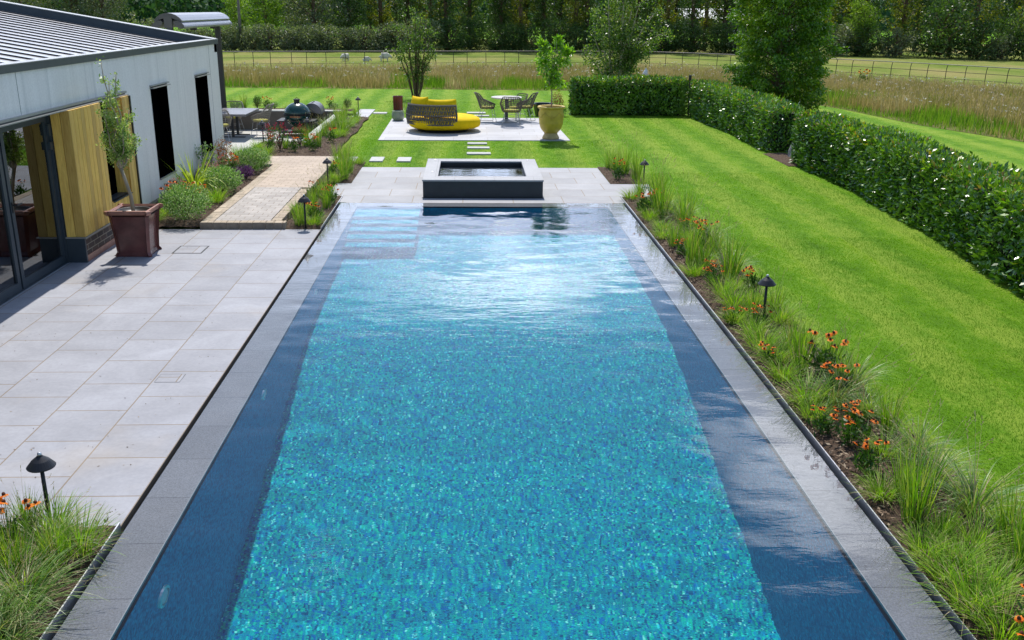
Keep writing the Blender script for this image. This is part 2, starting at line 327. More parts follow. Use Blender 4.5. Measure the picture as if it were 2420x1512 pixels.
def lawnmat():
    m, N, K, b = newmat('lawn_turf'); tcn = N.new('ShaderNodeTexCoord'); s3 = N.new('ShaderNodeSeparateXYZ'); K.new(tcn.outputs['Object'], s3.inputs[0])
    # mowing stripes running away from the house, their light and dark put into colour
    a = N.new('ShaderNodeMath'); a.operation = 'MULTIPLY_ADD'; a.inputs[1].default_value = 2*PI/1.1; K.new(s3.outputs[0], a.inputs[0]); a.inputs[2].default_value = 0
    sn = N.new('ShaderNodeMath'); sn.operation = 'SINE'; K.new(a.outputs[0], sn.inputs[0])
    t = noise(N, K, 2.2, 5, .6, mscale=(1.3, .8, 1)); t2 = noise(N, K, 38, 6, .75); t3 = noise(N, K, 8, 5, .7, mscale=(1, .5, 1))
    ad = N.new('ShaderNodeMath'); ad.operation = 'MULTIPLY_ADD'; th_ = N.new('ShaderNodeMath'); th_.operation = 'MULTIPLY_ADD'; th_.inputs[1].default_value = .5; th_.inputs[2].default_value = .25; K.new(t.outputs[0], th_.inputs[0])
    ad.inputs[1].default_value = .09; K.new(sn.outputs[0], ad.inputs[0]); K.new(th_.outputs[0], ad.inputs[2])
    ad2 = N.new('ShaderNodeMath'); ad2.operation = 'MULTIPLY_ADD'; ad2.inputs[1].default_value = .35; K.new(t3.outputs[0], ad2.inputs[0]); K.new(ad.outputs[0], ad2.inputs[2])
    ad3 = N.new('ShaderNodeMath'); ad3.operation = 'MULTIPLY_ADD'; ad3.inputs[1].default_value = .45; K.new(t2.outputs[0], ad3.inputs[0]); K.new(ad2.outputs[0], ad3.inputs[2])
    r = ramp(N, [(.66, (.065, .16, .004)), (.84, (.112, .25, .006)), (1.0, (.22, .33, .03))]); K.new(ad3.outputs[0], r.inputs[0])
    K.new(r.outputs[0], b.inputs['Base Color']); b.inputs['Roughness'].default_value = .9; b.inputs['Specular IOR Level'].default_value = .15
    bump(N, K, t2.outputs[0], b, .9, .03); return m
M['lawn'] = lawnmat()
def fieldmat(name, stops, scale=.25):
    m, N, K, b = newmat(name); t = noise(N, K, scale, 8, .7, mscale=(1, .45, 1)); r = ramp(N, stops); K.new(t.outputs[0], r.inputs[0]); K.new(r.outputs[0], b.inputs['Base Color'])
    b.inputs['Roughness'].default_value = 1; b.inputs['Specular IOR Level'].default_value = .05; bump(N, K, noise(N, K, 9, 6, .8).outputs[0], b, .8, .1); return m
M['meadow'] = fieldmat('meadow_floor', [(.35, (.10, .13, .03)), (.65, (.24, .22, .09))], .6)
M['pasture'] = fieldmat('pasture', [(.38, (.13, .20, .03)), (.5, (.21, .25, .06)), (.62, (.30, .27, .10))], .13)
M['farfield'] = fieldmat('far_field', [(.3, (.13, .30, .02)), (.7, (.19, .38, .03))], .05)
M['hill'] = fieldmat('wooded_hill', [(.35, (.01, .03, .015)), (.7, (.03, .07, .03))], .08)
def soilmat():
    m, N, K, b = newmat('bark_mulch'); t = noise(N, K, 34, 8, .75); r = ramp(N, [(.35, (.035, .02, .012)), (.55, (.12, .075, .045)), (.72, (.24, .16, .1))]); K.new(t.outputs[0], r.inputs[0]); K.new(r.outputs[0], b.inputs['Base Color'])
    b.inputs['Roughness'].default_value = 1; bump(N, K, t.outputs[0], b, 1, .05); return m
M['mulch'] = soilmat()
M['chips'] = leafmat('mulch_chips', [(.04, .022, .012), (.13, .08, .05), (.24, .17, .11), (.33, .26, .18)], .3, .0, .8)
def watermat(name, tint=(.97, .985, .99), bs=.22):
    m, N, K, b = newmat(name); b.inputs['Roughness'].default_value = .0; b.inputs['Transmission Weight'].default_value = 1; b.inputs['IOR'].default_value = 1.333
    b.inputs['Base Color'].default_value = (*tint, 1)
    t = noise(N, K, 1, 3, .55, mscale=(3.2, 8.5, 1), dist=.3); t2 = noise(N, K, 1, 2, .5, mscale=(11, 26, 1)); t3 = noise(N, K, .35, 2)
    ad = N.new('ShaderNodeMath'); ad.operation = 'MULTIPLY_ADD'; ad.inputs[1].default_value = .22; K.new(t2.outputs[0], ad.inputs[0]); K.new(t.outputs[0], ad.inputs[2])
    bn = bump(N, K, ad.outputs[0], b, bs, .012)
    rr = ramp(N, [(.38, (.35,)*3), (.62, (1,)*3)]); K.new(t3.outputs[0], rr.inputs[0]); mm = N.new('ShaderNodeMath'); mm.operation = 'MULTIPLY'; mm.inputs[1].default_value = bs; K.new(rr.outputs[0], mm.inputs[0]); K.new(mm.outputs[0], bn.inputs['Strength'])
    return m
M['water'] = watermat('pool_water_surface')
def mosaic(name, stops, size=.026, glint=True):
    m, N, K, b = newmat(name); tcn = N.new('ShaderNodeTexCoord'); t0 = noise(N, K, 6, 2, .5)
    sc_ = N.new('ShaderNodeVectorMath'); sc_.operation = 'MULTIPLY_ADD'; sc_.inputs[1].default_value = (1/size,)*3; sc_.inputs[2].default_value = (.37, .21, .43); K.new(tcn.outputs['Object'], sc_.inputs[0])
    v = N.new('ShaderNodeTexVoronoi'); v.feature = 'F1'; v.distance = 'CHEBYCHEV'; v.inputs['Scale'].default_value = 1; v.inputs['Randomness'].default_value = .55; K.new(sc_.outputs[0], v.inputs['Vector'])
    sx = N.new('ShaderNodeSeparateColor'); K.new(v.outputs['Color'], sx.inputs[0])
    r = ramp(N, stops); K.new(sx.outputs[0], r.inputs[0]); r.color_ramp.interpolation = 'CONSTANT'
    gr = ramp(N, [(.36, (1, 1, 1)), (.52, (.7, .76, .8))]); K.new(v.outputs['Distance'], gr.inputs[0])
    x = N.new('ShaderNodeMix'); x.data_type = 'RGBA'; x.blend_type = 'MULTIPLY'; x.inputs[0].default_value = 1; K.new(r.outputs[0], x.inputs[6]); K.new(gr.outputs[0], x.inputs[7])
    K.new(x.outputs[2], b.inputs['Base Color']); b.inputs['Roughness'].default_value = .6; b.inputs['Specular IOR Level'].default_value = .0; return m
M['mosaic'] = mosaic('pool_mosaic', [(0, (.0, .10, .24)), (.11, (.0, .23, .36)), (.30, (.0, .34, .40)), (.48, (.0, .27, .47)), (.62, (.0, .41, .42)), (.75, (.0, .16, .48)), (.85, (.0, .53, .37)), (.93, (.02, .62, .66)), (.975, (.16, .80, .72)), (.997, (.30, .48, .20))], .017)  # the few brightest tiles are glints of light put into colour
M['mosaic_wall'] = mosaic('pool_wall_mosaic', [(0, (.0, .29, .48)), (.3, (.0, .38, .60)), (.6, (.0, .34, .54)), (.85, (.0, .45, .66))])

# ------------------------------------------------------------------ vegetation generators
def blades(B, az, tilt, curve, L, W, seg=4, twist=None):
    n = len(B); s = np.linspace(0, 1, seg+1); V = np.zeros((n, seg+1, 2, 3)); p = B.copy(); t = tilt.copy()
    side = np.stack([-np.sin(az), np.cos(az), np.zeros(n)], 1)
    if twist is None: twist = RNG.uniform(-.9, .9, n)
    fw = np.stack([np.cos(az), np.sin(az), np.zeros(n)], 1); side = side*np.cos(twist)[:, None]+fw*np.sin(twist)[:, None]
    for i in range(seg+1):
        w = W*(1-s[i]**2.2)*.5+.0006
        V[:, i, 0] = p-side*w[:, None]; V[:, i, 1] = p+side*w[:, None]
        d = np.stack([np.sin(t)*np.cos(az), np.sin(t)*np.sin(az), np.cos(t)], 1); p = p+d*(L/seg)[:, None]; t = t+curve/seg
    base = (np.arange(n)*(seg+1)*2)[:, None]; F = []
    for i in range(seg): F.append(base+np.array([i*2, i*2+1, i*2+3, i*2+2])[None])
    return V.reshape(-1, 3), np.concatenate(F, 0)
def merge(parts):
    Vs, Fs, o = [], [], 0
    for V, F in parts: Vs.append(V); Fs.append(F+o); o += len(V)
    return np.concatenate(Vs), np.concatenate(Fs)
def U(a, b, n): return RNG.uniform(a, b, n)
def clump_geo(n, rad, h, w, tilt, curve, seg=4, hvar=.35):
    a = U(0, 2*PI, n); r = rad*np.sqrt(U(0, 1, n)); B = np.stack([r*np.cos(a), r*np.sin(a), np.zeros(n)], 1)
    az = a+RNG.normal(0, .5, n); tl = U(tilt[0], tilt[1], n)*(0.35+.65*r/rad); return blades(B, az, tl, U(curve[0], curve[1], n), h*U(1-hvar, 1, n), w*U(.6, 1.1, n), seg)
def leafquads(P, dirs, L, W, nrm=None, fold=0):
    """one pointed leaf per point; dirs: direction from stalk to tip"""
    n = len(P); d = dirs/np.linalg.norm(dirs, axis=1)[:, None]
    if nrm is None: nrm = RNG.normal(0, 1, (n, 3))
    s = np.cross(d, nrm); s /= np.maximum(np.linalg.norm(s, axis=1)[:, None], 1e-6)
    L = L[:, None]; W = W[:, None]
    V = np.stack([P, P+d*L*.45-s*W*.5, P+d*L, P+d*L*.45+s*W*.5], 1).reshape(-1, 3)
    F = np.arange(n)[:, None]*4+np.array([0, 1, 2, 3])[None]; return V, F
def rdir(n, up=0.0, k=1.0):
    d = RNG.normal(0, 1, (n, 3)); d /= np.linalg.norm(d, axis=1)[:, None]; d = d*k; d[:, 2] += up; return d
G1 = leafmat('blade_green', [(.05, .13, .008), (.10, .24, .012), (.17, .33, .02), (.25, .38, .04), (.36, .34, .13)], .35, .38, .45)
G2 = leafmat('blade_lime', [(.11, .24, .012), (.18, .37, .02), (.27, .46, .03), (.40, .44, .12)], .3, .35, .5)
G3 = leafmat('blade_grey_green', [(.06, .14, .02), (.11, .23, .035), (.19, .32, .07), (.38, .38, .2)], .5, .3, .4)
G4 = leafmat('phormium_blade', [(.25, .36, .03), (.42, .52, .06), (.55, .60, .15)], .5, .3, .4)
STRAW = leafmat('dry_straw', [(.34, .27, .15), (.5, .42, .26), (.22, .18, .09)], .2, .2, .8)
SEED = leafmat('seed_head', [(.30, .25, .15), (.45, .38, .25)], .1, .2, .9)
LEAFD = leafmat('flower_leaf', [(.02, .06, .008), (.04, .11, .015), (.08, .17, .02)], .4, .3, .4)
ORANGE = leafmat('orange_petal', [(.75, .08, .008), (.85, .16, .01), (.88, .30, .02)], .2, .3, .6, (1.1, .9, .5))
YEL = leafmat('yellow_petal', [(.85, .45, .02), (.9, .3, .02)], .2, .3, .6, (1.1, 1, .5))
PINK = leafmat('pink_petal', [(.55, .16, .16), (.7, .32, .30), (.6, .25, .22)], .2, .3, .6, (1, 1, 1))
RED = leafmat('crimson_petal', [(.35, .01, .04), (.5, .03, .08)], .2, .3, .6, (1, 1, 1))
PURP = leafmat('purple_leaf', [(.07, .02, .09), (.14, .05, .16), (.25, .14, .25)], .3, .3, .5, (1, 1, 1))
CONE = plain('flower_cone', (.09, .025, .01), .9, 0, .3, 80)
VARI = leafmat('variegated_leaf', [(.07, .17, .03), (.15, .30, .06), (.30, .45, .16), (.62, .68, .48)], .3, .3, .5, (1.1, 1.3, .5))
HERB = leafmat('herb_leaf', [(.07, .15, .05), (.15, .26, .10), (.28, .38, .2)], .3, .3, .5)
REDSH = leafmat('russet_leaf', [(.18, .10, .03), (.35, .10, .05), (.25, .22, .06), (.45, .2, .12)], .3, .3, .5, (1.2, 1, .6))
HEDGE = leafmat('laurel_leaf', [(.014, .055, .006), (.036, .115, .010), (.08, .20, .014), (.17, .32, .03), (.27, .45, .05)], .9, .13, .32, patch=.9)
HEDGELIT = leafmat('sunlit_laurel_leaf', [(.06, .17, .012), (.13, .28, .015), (.24, .42, .03), (.30, .17, .04)], .6, .3, .35)  # brighter hedge leaves: sunlight on the top put into the colour
BIGT = leafmat('hornbeam_leaf', [(.03, .095, .004), (.07, .18, .008), (.16, .29, .012), (.34, .44, .03)], .6, .24, .35, patch=.6)
BIRCH = leafmat('birch_leaf', [(.025, .065, .01), (.06, .13, .015), (.12, .21, .03), (.28, .34, .12)], .5, .38, .4)
URNL = leafmat('bright_tree_leaf', [(.04, .12, .006), (.10, .25, .01), (.22, .42, .02), (.3, .48, .05)], .7, .4, .28)
POTL = leafmat('small_grey_leaf', [(.08, .17, .02), (.17, .30, .05), (.32, .45, .12), (.55, .62, .32)], .6, .35, .35)
BG = [leafmat('far_leaf_dark', [(.014, .045, .010), (.04, .09, .02), (.09, .16, .04), (.20, .26, .10)], .4, .35, .4, patch=.35),
      leafmat('far_leaf_bright', [(.04, .10, .008), (.10, .20, .015), (.20, .32, .03), (.28, .38, .07)], .3, .4, .5, patch=.35),
      leafmat('far_leaf_grey', [(.04, .07, .035), (.10, .14, .08), (.18, .22, .13), (.28, .30, .2)], .4, .3, .5, patch=.5),
      leafmat('far_leaf_olive', [(.05, .08, .010), (.12, .15, .015), (.22, .23, .03), (.33, .30, .06)], .3, .4, .5, patch=.35)]

def ellip_pts(n, c, r, shell=.5):
    d = rdir(n); rr = (shell+(1-shell)*U(0, 1, n))[:, None]; return np.array(c)[None]+d*rr*np.array(r)[None], d
def limb_tree(mb, base, tips, r0, r1, wob=.12, n=7):
    for tp in tips:
        b = Vector(base); t = Vector(tp); pts = []; rs = []
        for i in range(n):
            s = i/(n-1); p = b.lerp(t, s); a = wob*math.sin(s*PI); p += Vector((random.uniform(-a, a), random.uniform(-a, a), (t-b).length*.08*math.sin(s*PI))); pts.append(p); rs.append(r0*(1-s)+r1*s)
        mb.tube(pts, rs, 6)

# ================================================================== SETTING
# ground sheet with cut-outs for the pool, the spa and the sunken dining patio
def sheet(name, xs, ys, holes, z, mat, clip=None):
    xs = sorted(set(xs+[h[i] for h in holes for i in (0, 1)])); ys = sorted(set(ys+[h[i] for h in holes for i in (2, 3)])); mb = MB()
    for i in range(len(xs)-1):
        for j in range(len(ys)-1):
            cx, cy = (xs[i]+xs[i+1])/2, (ys[j]+ys[j+1])/2
            if any(h[0] < cx < h[1] and h[2] < cy < h[3] for h in holes): continue
            mb.add([(xs[i], ys[j], z), (xs[i+1], ys[j], z), (xs[i+1], ys[j+1], z), (xs[i], ys[j+1], z)], [(0, 1, 2, 3)])
    return structure(mb.build(name, mat))
PX0, PX1, PY0, PY1 = -2.28, 2.71, 1.6, 16.55           # outer edge of the flooded coping
IX0, IX1, IY0, IY1 = -1.97, 2.40, 1.9, 16.25           # basin
HOLES = [(PX0-.06, PX1+.06, PY0, PY1), (-14, -5.25, 20.9, 30.6), (-5.25, -4.3, 24.4, 30.6)]
sheet('lawn', [-60, 60], [-20, 60], HOLES, -.02, M['lawn'])
def poly(name, pts, z, mat, t=0):
    mb = MB(); n = len(pts)
    if t:
        mb.add([(x, y, z) for x, y in pts]+[(x, y, z-t) for x, y in pts], [tuple(range(n))]+[(i+n, (i+1) % n+n, (i+1) % n, i) for i in range(n)])
    else: mb.add([(x, y, z) for x, y in pts], [tuple(range(n))])
    return structure(mb.build(name, mat))
def fence_y(x): return float(np.interp(x, FX, FY))
FPTS = [(-22, 45.6), (-12.5, 48.3), (-6.35, 50.1), (-.9, 51.4), (4.8, 52.65), (8.5, 53.1), (10.8, 52.4), (14.0, 50.0), (18.0, 46.2), (20.5, 43.2), (22.9, 39.5), (25.4, 35.2), (27.6, 30.5)]
MEDGE = [(-40, 42.4), (-15, 41.5), (-1.6, 41.3), (5, 41.1), (10, 39.6), (12.6, 37), (13.3, 34), (13.9, 29.1), (15, 25.4), (17, 18), (20, 8), (24, -10)]
poly('meadow', MEDGE+[(60, -10), (60, 58), (-60, 58), (-60, 43)], -.014, M['meadow'])
poly('pasture', [(-300, 44)]+FPTS[1:]+[(34, 10), (300, -10), (300, 120), (-300, 120)], -.008, M['pasture'])
poly('field', [(-400, 112), (400, 108), (400, 420), (-400, 420)], -.003, M['farfield'])
sheet('ground', [-900, 900], [-300, 1500], [(-60, 60, -20, 60)], -.03, M['pasture'])
# wooded hill behind everything
hv = []; hf = []; nx, ny = 60, 10
for j in range(ny):
    for i in range(nx):
        x = -700+1400*i/(nx-1); y = 230+60*j; s = j/(ny-1); hv.append((x, y, -2+70*math.sin(s*PI/2)*(1+.25*math.sin(x*.006+1))+6*math.sin(x*.03+j)*s))
for j in range(ny-1):
    for i in range(nx-1): hf.append((j*nx+i, j*nx+i+1, (j+1)*nx+i+1, (j+1)*nx+i))
structure(MB().add(hv, hf).build('hill', M['hill'], smooth=True))

# terraces and paths
mb = MB()
mb.box(-12, -2.318, -3, 14.448, -.35, 0); terrace = structure(mb.build('terrace', M['terrace']))
mb = MB(); mb.box(-2.33, 2.76, 16.59, 17.16, -.3, .0); mb.box(-2.62, 3.52, 17.16, 18.5, -.3, .0); mb.box(-2.33, 2.76, 18.5, 20.48, -.3, .0)
mb.box(-2.2, 2.65, 16.55, 16.59, -.3, .0); structure(mb.build('spa_terrace', M['terrace_far']))
mb = MB(); mb.add([(-2.4, 24.9, 0), (2.62, 25.0, 0), (2.5, 30.3, 0), (-2.43, 30.1, 0), (-2.4, 24.9, -.1), (2.62, 25.0, -.1), (2.5, 30.3, -.1), (-2.43, 30.1, -.1)], [(0, 1, 2, 3), (4, 5, 1, 0), (5, 6, 2, 1), (7, 4, 0, 3)])
structure(mb.build('patio', M['patio']))
mb = MB(); mb.box(-14, -4.3, 20.9, 30.6, -.7, -.45); structure(mb.build('dining_patio', M['dining']))
mb = MB(); mb.box(-3.7, -3.2, 30.0, 32.6, -.1, .01); structure(mb.build('landing', M['patio']))
mb = MB(); mb.box(-3.97, -3.12, 14.62, 17.5, -.2, .10); structure(mb.build('path', M['setts']))
mb = MB(); mb.box(-4.05, -2.95, 17.504, 21.38, -.2, .098); mb.box(-4.7, -4.05, 20.2, 21.38, -.2, .096); structure(mb.build('path_far', M['setts_tan']))
mb = MB()
x = -4.165
while x < -2.87:
    w = random.choice([.13, .2, .2]); w = min(w, -2.86-x); mb.bbox(x, x+w-.006, 14.452, 14.61, -.05, .104+random.uniform(-.002, .002), .008); x += w
y = 14.615
while y < 20.2:
    mb.bbox(-4.165, -3.98, y, y+.19, -.05, .104+random.uniform(-.002, .003), .006)
    if y < 17.3: mb.bbox(-3.11, -2.95, y, y+.19, -.05, .104+random.uniform(-.002, .003), .006)
    y += .196
edging = structure(mb.build('path_kerb', [M['setts_edge'], M['sett_face']]))
for p in edging.data.polygons:
    if p.normal.y < -.9: p.material_index = 1
# planting beds (bark mulch), slightly crowned and lumpy
def bed(name, x0, x1, y0, y1, z=.02, wob=.0, step=.09, h=.035):
    nx = max(2, int((x1-x0)/step)); ny = max(2, int((y1-y0)/step)); V = []
    ph = random.uniform(0, 9)
    for j in range(ny+1):
        for i in range(nx+1):
            u, v = i/nx, j/ny; x = x0+(x1-x0)*u; y = y0+(y1-y0)*v
            if wob > 0 and i == nx: x += wob*(math.sin(y*1.7+ph)+.5*math.sin(y*4.1+ph))
            e = min(u, 1-u, v*ny/nx, (1-v)*ny/nx)*2
            V.append((x, y, z+h*min(1, e*2.5)+random.uniform(-.012, .012)))
    F = [(j*(nx+1)+i, j*(nx+1)+i+1, (j+1)*(nx+1)+i+1, (j+1)*(nx+1)+i) for j in range(ny) for i in range(nx)]
    return structure(MB().add(V, F).build(name, M['mulch'], smooth=True))
BEDS = [('soil', 2.76, 3.56, 1.8, 17.14, .0, .05), ('soil', 2.77, 3.5, 18.52, 20.6, .0, 0), ('soil', -3.6, -2.335, 1.8, 5.6, .01, 0), ('soil', -5.2, -4.17, 14.46, 20.9, .03, 0),
        ('soil', -2.94, -2.335, 14.46, 17.14, .0, 0), ('soil', -2.94, -2.335, 18.52, 21.2, .0, 0), ('soil', -5.25, -3.15, 21.4, 24.38, .02, .03), ('soil', -4.1, -3.15, 24.38, 30.0, .02, .03),
        ('soil', -14, -3.75, 30.86, 31.6, .12, 0), ('soil', 7.12, 7.75, 20.9, 22.9, -.015, 0)]
for b in BEDS: bed(*b[:5], z=b[5], wob=b[6])
# loose bark chips
def chips():
    P = []
    for nm, x0, x1, y0, y1, z, w in BEDS[:8]:
        ar = (x1-x0)*(y1-y0); n = int(ar*(650 if y0 < 10 else 220)); P.append(np.stack([U(x0, x1, n), U(y0, y1, n), np.full(n, z+.045)+U(-.01, .015, n)], 1))
    P = np.concatenate(P); n = len(P); d = rdir(n, 0); d[:, 2] *= .35; V, F = leafquads(P, d, U(.02, .06, n), U(.008, .022, n), np.tile([0, 0, 1.], (n, 1))+RNG.normal(0, .4, (n, 3)))
    tag(npmesh('bark_chips', V, F, M['chips']), 'loose brown bark chips scattered over the planting beds', 'bark chips', kind='stuff')
chips()

def litter():
    n = 260; P = np.stack([U(-5.0, -2.35, n), U(5.6, 14.4, n), np.full(n, .004)], 1); m = 120; Q = np.stack([U(-4.1, -2.95, m), U(14.6, 21.3, m), np.full(m, .106)], 1); P = np.concatenate([P, Q]); n = len(P)
    V, F = leafquads(P, rdir(n, 0)*[1, 1, .05], U(.010, .03, n), U(.004, .012, n), np.tile([0, 0, 1.], (n, 1))+RNG.normal(0, .1, (n, 3))); tag(npmesh('leaf_litter', V, F, M['chips']), 'tiny fallen leaves and bark crumbs scattered on the paving', 'leaf litter', kind='stuff')
litter()
# ------------------------------------------------------------------ the pool
mb = MB(); prof = [(IY1, -1.3), (11.0, -1.36), (8.4, -2.15), (6.4, -2.45), (IY0, -2.5)]
V = []
for y, z in prof: V += [(IX0, y, z), (IX1, y, z)]
mb.add(V, [(2*i+1, 2*i, 2*i+2, 2*i+3) for i in range(4)])
pf = structure(mb.build('pool_floor', M['mosaic']))
mb = MB()
for X, s in ((IX0, 1), (IX1, -1)):
    vs = []
    for y, z in prof: vs += [(X, y, -.02), (X, y, z)]
    mb.add(vs, [((2*i, 2*i+1, 2*i+3, 2*i+2) if s > 0 else (2*i, 2*i+2, 2*i+3, 2*i+1)) for i in range(4)])
mb.add([(IX0, IY1, -.02), (IX1, IY1, -.02), (IX1, IY1, -1.3), (IX0, IY1, -1.3)], [(0, 1, 2, 3)])
mb.add([(IX0, IY0, -.02), (IX1, IY0, -.02), (IX1, IY0, -2.5), (IX0, IY0, -2.5)], [(3, 2, 1, 0)])
pw = structure(mb.build('pool_wall', M['mosaic_wall']))
mb = MB()
for kx in range(5): mb.box(IX0+.002, -.87, 15.58-.34*kx, IY1-.002 if kx == 0 else 15.58-.34*(kx-1), -1.31, -.17*(kx+1))
ps = structure(mb.build('pool_steps', M['mosaic']))
mb = MB()          # granite coping, just under the water film
mb.box(PX0, IX0, PY0, PY1, -.12, -.012); mb.box(IX1, PX1, PY0, PY1, -.12, -.012); mb.box(IX0, IX1, IY1, PY1, -.12, -.012); mb.box(IX0, IX1, PY0, IY0, -.12, -.012)
pc = structure(mb.build('pool_coping', M['granite']))
mb = MB(); mb.box(IX0-.003, IX0+.003, IY0, IY1, -.04, -.009); mb.box(IX1-.003, IX1+.003, IY0, IY1, -.04, -.009)
pe = structure(mb.build('pool_edge_trim', M['edge']))
wnx, wny = 170, 500; gx, gy = np.meshgrid(np.linspace(PX0, PX1, wnx), np.linspace(PY0, PY1, wny)); gz = np.zeros_like(gx)
for _ in range(26):        # gentle wind ripples, mostly with crests across the pool
    lam = RNG.uniform(.16, .75); th = PI/2+RNG.normal(0, .75); gz += (lam**1.25)*.0011*np.sin((gx*math.cos(th)+gy*math.sin(th))*2*PI/lam+RNG.uniform(0, 2*PI))
edge = np.clip(np.minimum(np.minimum(gx-PX0, PX1-gx), PY1-gy)/.35, 0, 1); gz *= edge*(.55+.45*np.sin(gx*.9+1.3)*np.sin(gy*.45+.4))
wi = np.arange(wnx*wny).reshape(wny, wnx)
wt = structure(npmesh('pool_water', np.stack([gx, gy, gz], -1).reshape(-1, 3), np.stack([wi[:-1, :-1], wi[:-1, 1:], wi[1:, 1:], wi[1:, :-1]], -1).reshape(-1, 4), M['water'], smooth=True)); wt.cycles.is_caustics_caster = True
for o in (pf, pw, ps, pc, pe): o.cycles.is_caustics_receiver = True
mb = MB()          # overflow slot around the water: black channel with a thin steel lip towards the beds
for x0, x1 in ((PX0-.06, PX0-.002), (PX1+.002, PX1+.06)): mb.box(x0, x1, PY0, PY1, -.3, -.10)
structure(mb.build('overflow_channel', M['matblack']))
mb = MB()
mb.box(PX1+.035, PX1+.043, PY0, 17.14, -.12, .035); mb.box(PX0-.043, PX0-.035, PY0, 5.6, -.12, .035); mb.box(PX0-.043, PX0-.035, 14.46, 17.14, -.12, .03)
structure(mb.build('bed_edging', M['steel']))
for i, (y, z) in enumerate([(5.26, -.59), (8.39, -.57), (11.57, -.51), (14.7, -.45)]):
    lab = ['oval underwater light on the pool wall nearest the bottom of the picture', 'oval underwater light on the house-side pool wall, second from the near end', 'oval underwater light on the house-side pool wall, third from the near end', 'oval underwater light in the pool wall beside the steps'][i]
    t = thing('pool_light', lab, 'pool light', (IX0, y, z), group='underwater lights along the house-side pool wall'); Mx = Matrix.Rotation(PI/2, 4, 'Y')
    o = MB().lathe([(0.0, .02), (.05, .018), (.068, .006), (.072, 0)], 20, (IX0, y, z), M=Mx).build('lens', M['white'], t); o.cycles.is_caustics_receiver = True
    o = MB().lathe([(.072, .0), (.072, .02), (.095, .016), (.1, 0)], 20, (IX0, y, z), M=Mx).build('rim', M['steel'], t); o.cycles.is_caustics_receiver = True

# raised spa
t = thing('spa', 'raised rectangular stone spa at the far end of the pool, clad in dark granite', 'spa', (.22, 18.3, 0))
SX0, SX1, SY0, SY1, SZ = -.875, 1.325, 17.02, 19.55, .33; jx0, jx1, jy0, jy1 = -.6, 1.03, 17.42, 19.22
mb = MB(); mb.box(SX0+.012, SX1-.012, SY0+.012, jy0, .0, SZ-.03); mb.box(SX0+.012, SX1-.012, jy1, SY1-.012, .0, SZ-.03); mb.box(SX0+.012, jx0, jy0, jy1, .0, SZ-.03); mb.box(jx1, SX1-.012, jy0, jy1, .0, SZ-.03)
mb.build('cladding', M['granite_dark'], t)
mb = MB(); mb.bbox(SX0, SX1, SY0, jy0-.001, SZ-.03, SZ, .004); mb.bbox(SX0, SX1, jy1+.001, SY1, SZ-.03, SZ, .004); mb.bbox(SX0, jx0-.001, jy0, jy1, SZ-.03, SZ, .004); mb.bbox(jx1+.001, SX1, jy0, jy1, SZ-.03, SZ, .004)
mb.build('coping', M['granite_light'], t)
mb = MB(); mb.add([(jx0+.001, jy0+.001, .0), (jx1-.001, jy0+.001, .0), (jx1-.001, jy1-.001, .0), (jx0+.001, jy1-.001, .0)], [(0, 1, 2, 3)]); mb.build('basin', M['granite_dark'], t)
MB().add([(jx0, jy0, .25), (jx1, jy0, .25), (jx1, jy1, .25), (jx0, jy1, .25)], [(0, 1, 2, 3)]).build('spa_water', watermat('spa_water_surface', (.93, .96, .97), .25), t, smooth=True)
mb = MB(); mb.box(SX0-.006, SX1+.006, SY0-.03, SY0+.01, 0, .012); mb.build('base_channel', M['black'], t)
for x, y in ((-.72, 17.9), (-.72, 19.35), (1.16, 19.35)): MB().lathe([(.03, 0), (.03, .008), (.012, .012)], 12, (x, y, SZ)).build('air_button', M['steel'], t)

# inspection covers in the terrace
t = thing('inspection_cover', 'recessed inspection cover with black frame in the terrace, beside the glazed planter', 'drain cover', (-3.95, 13.15, 0))
mb = MB(); a = (-4.15, -3.74, 12.93, 13.36)
for x0, x1, y0, y1 in ((a[0], a[1], a[2], a[2]+.02), (a[0], a[1], a[3]-.02, a[3]), (a[0], a[0]+.02, a[2]+.02, a[3]-.02), (a[1]-.02, a[1], a[2]+.02, a[3]-.02)): mb.box(x0, x1, y0, y1, -.01, .004)
mb.build('frame', M['black'], t); MB().box(a[0]+.021, a[1]-.021, a[2]+.021, a[3]-.021, -.01, .003).build('lid', M['terrace'], t)
t = thing('access_hatch', 'small flush access hatch cut into the terrace near the pool edge', 'hatch', (-2.78, 8.25, 0)); mb = MB(); a = (-2.895, -2.665, 8.15, 8.35)
for x0, x1, y0, y1 in ((a[0], a[1], a[2], a[2]+.004), (a[0], a[1], a[3]-.004, a[3]), (a[0], a[0]+.004, a[2]+.004, a[3]-.004), (a[1]-.004, a[1], a[2]+.004, a[3]-.004)): mb.box(x0, x1, y0, y1, -.01, .003)
mb.build('joint', M['stonegrey'], t); MB().box(a[0]+.005, a[1]-.005, a[2]+.005, a[3]-.005, -.01, .0025).build('lid', M['terrace'], t)

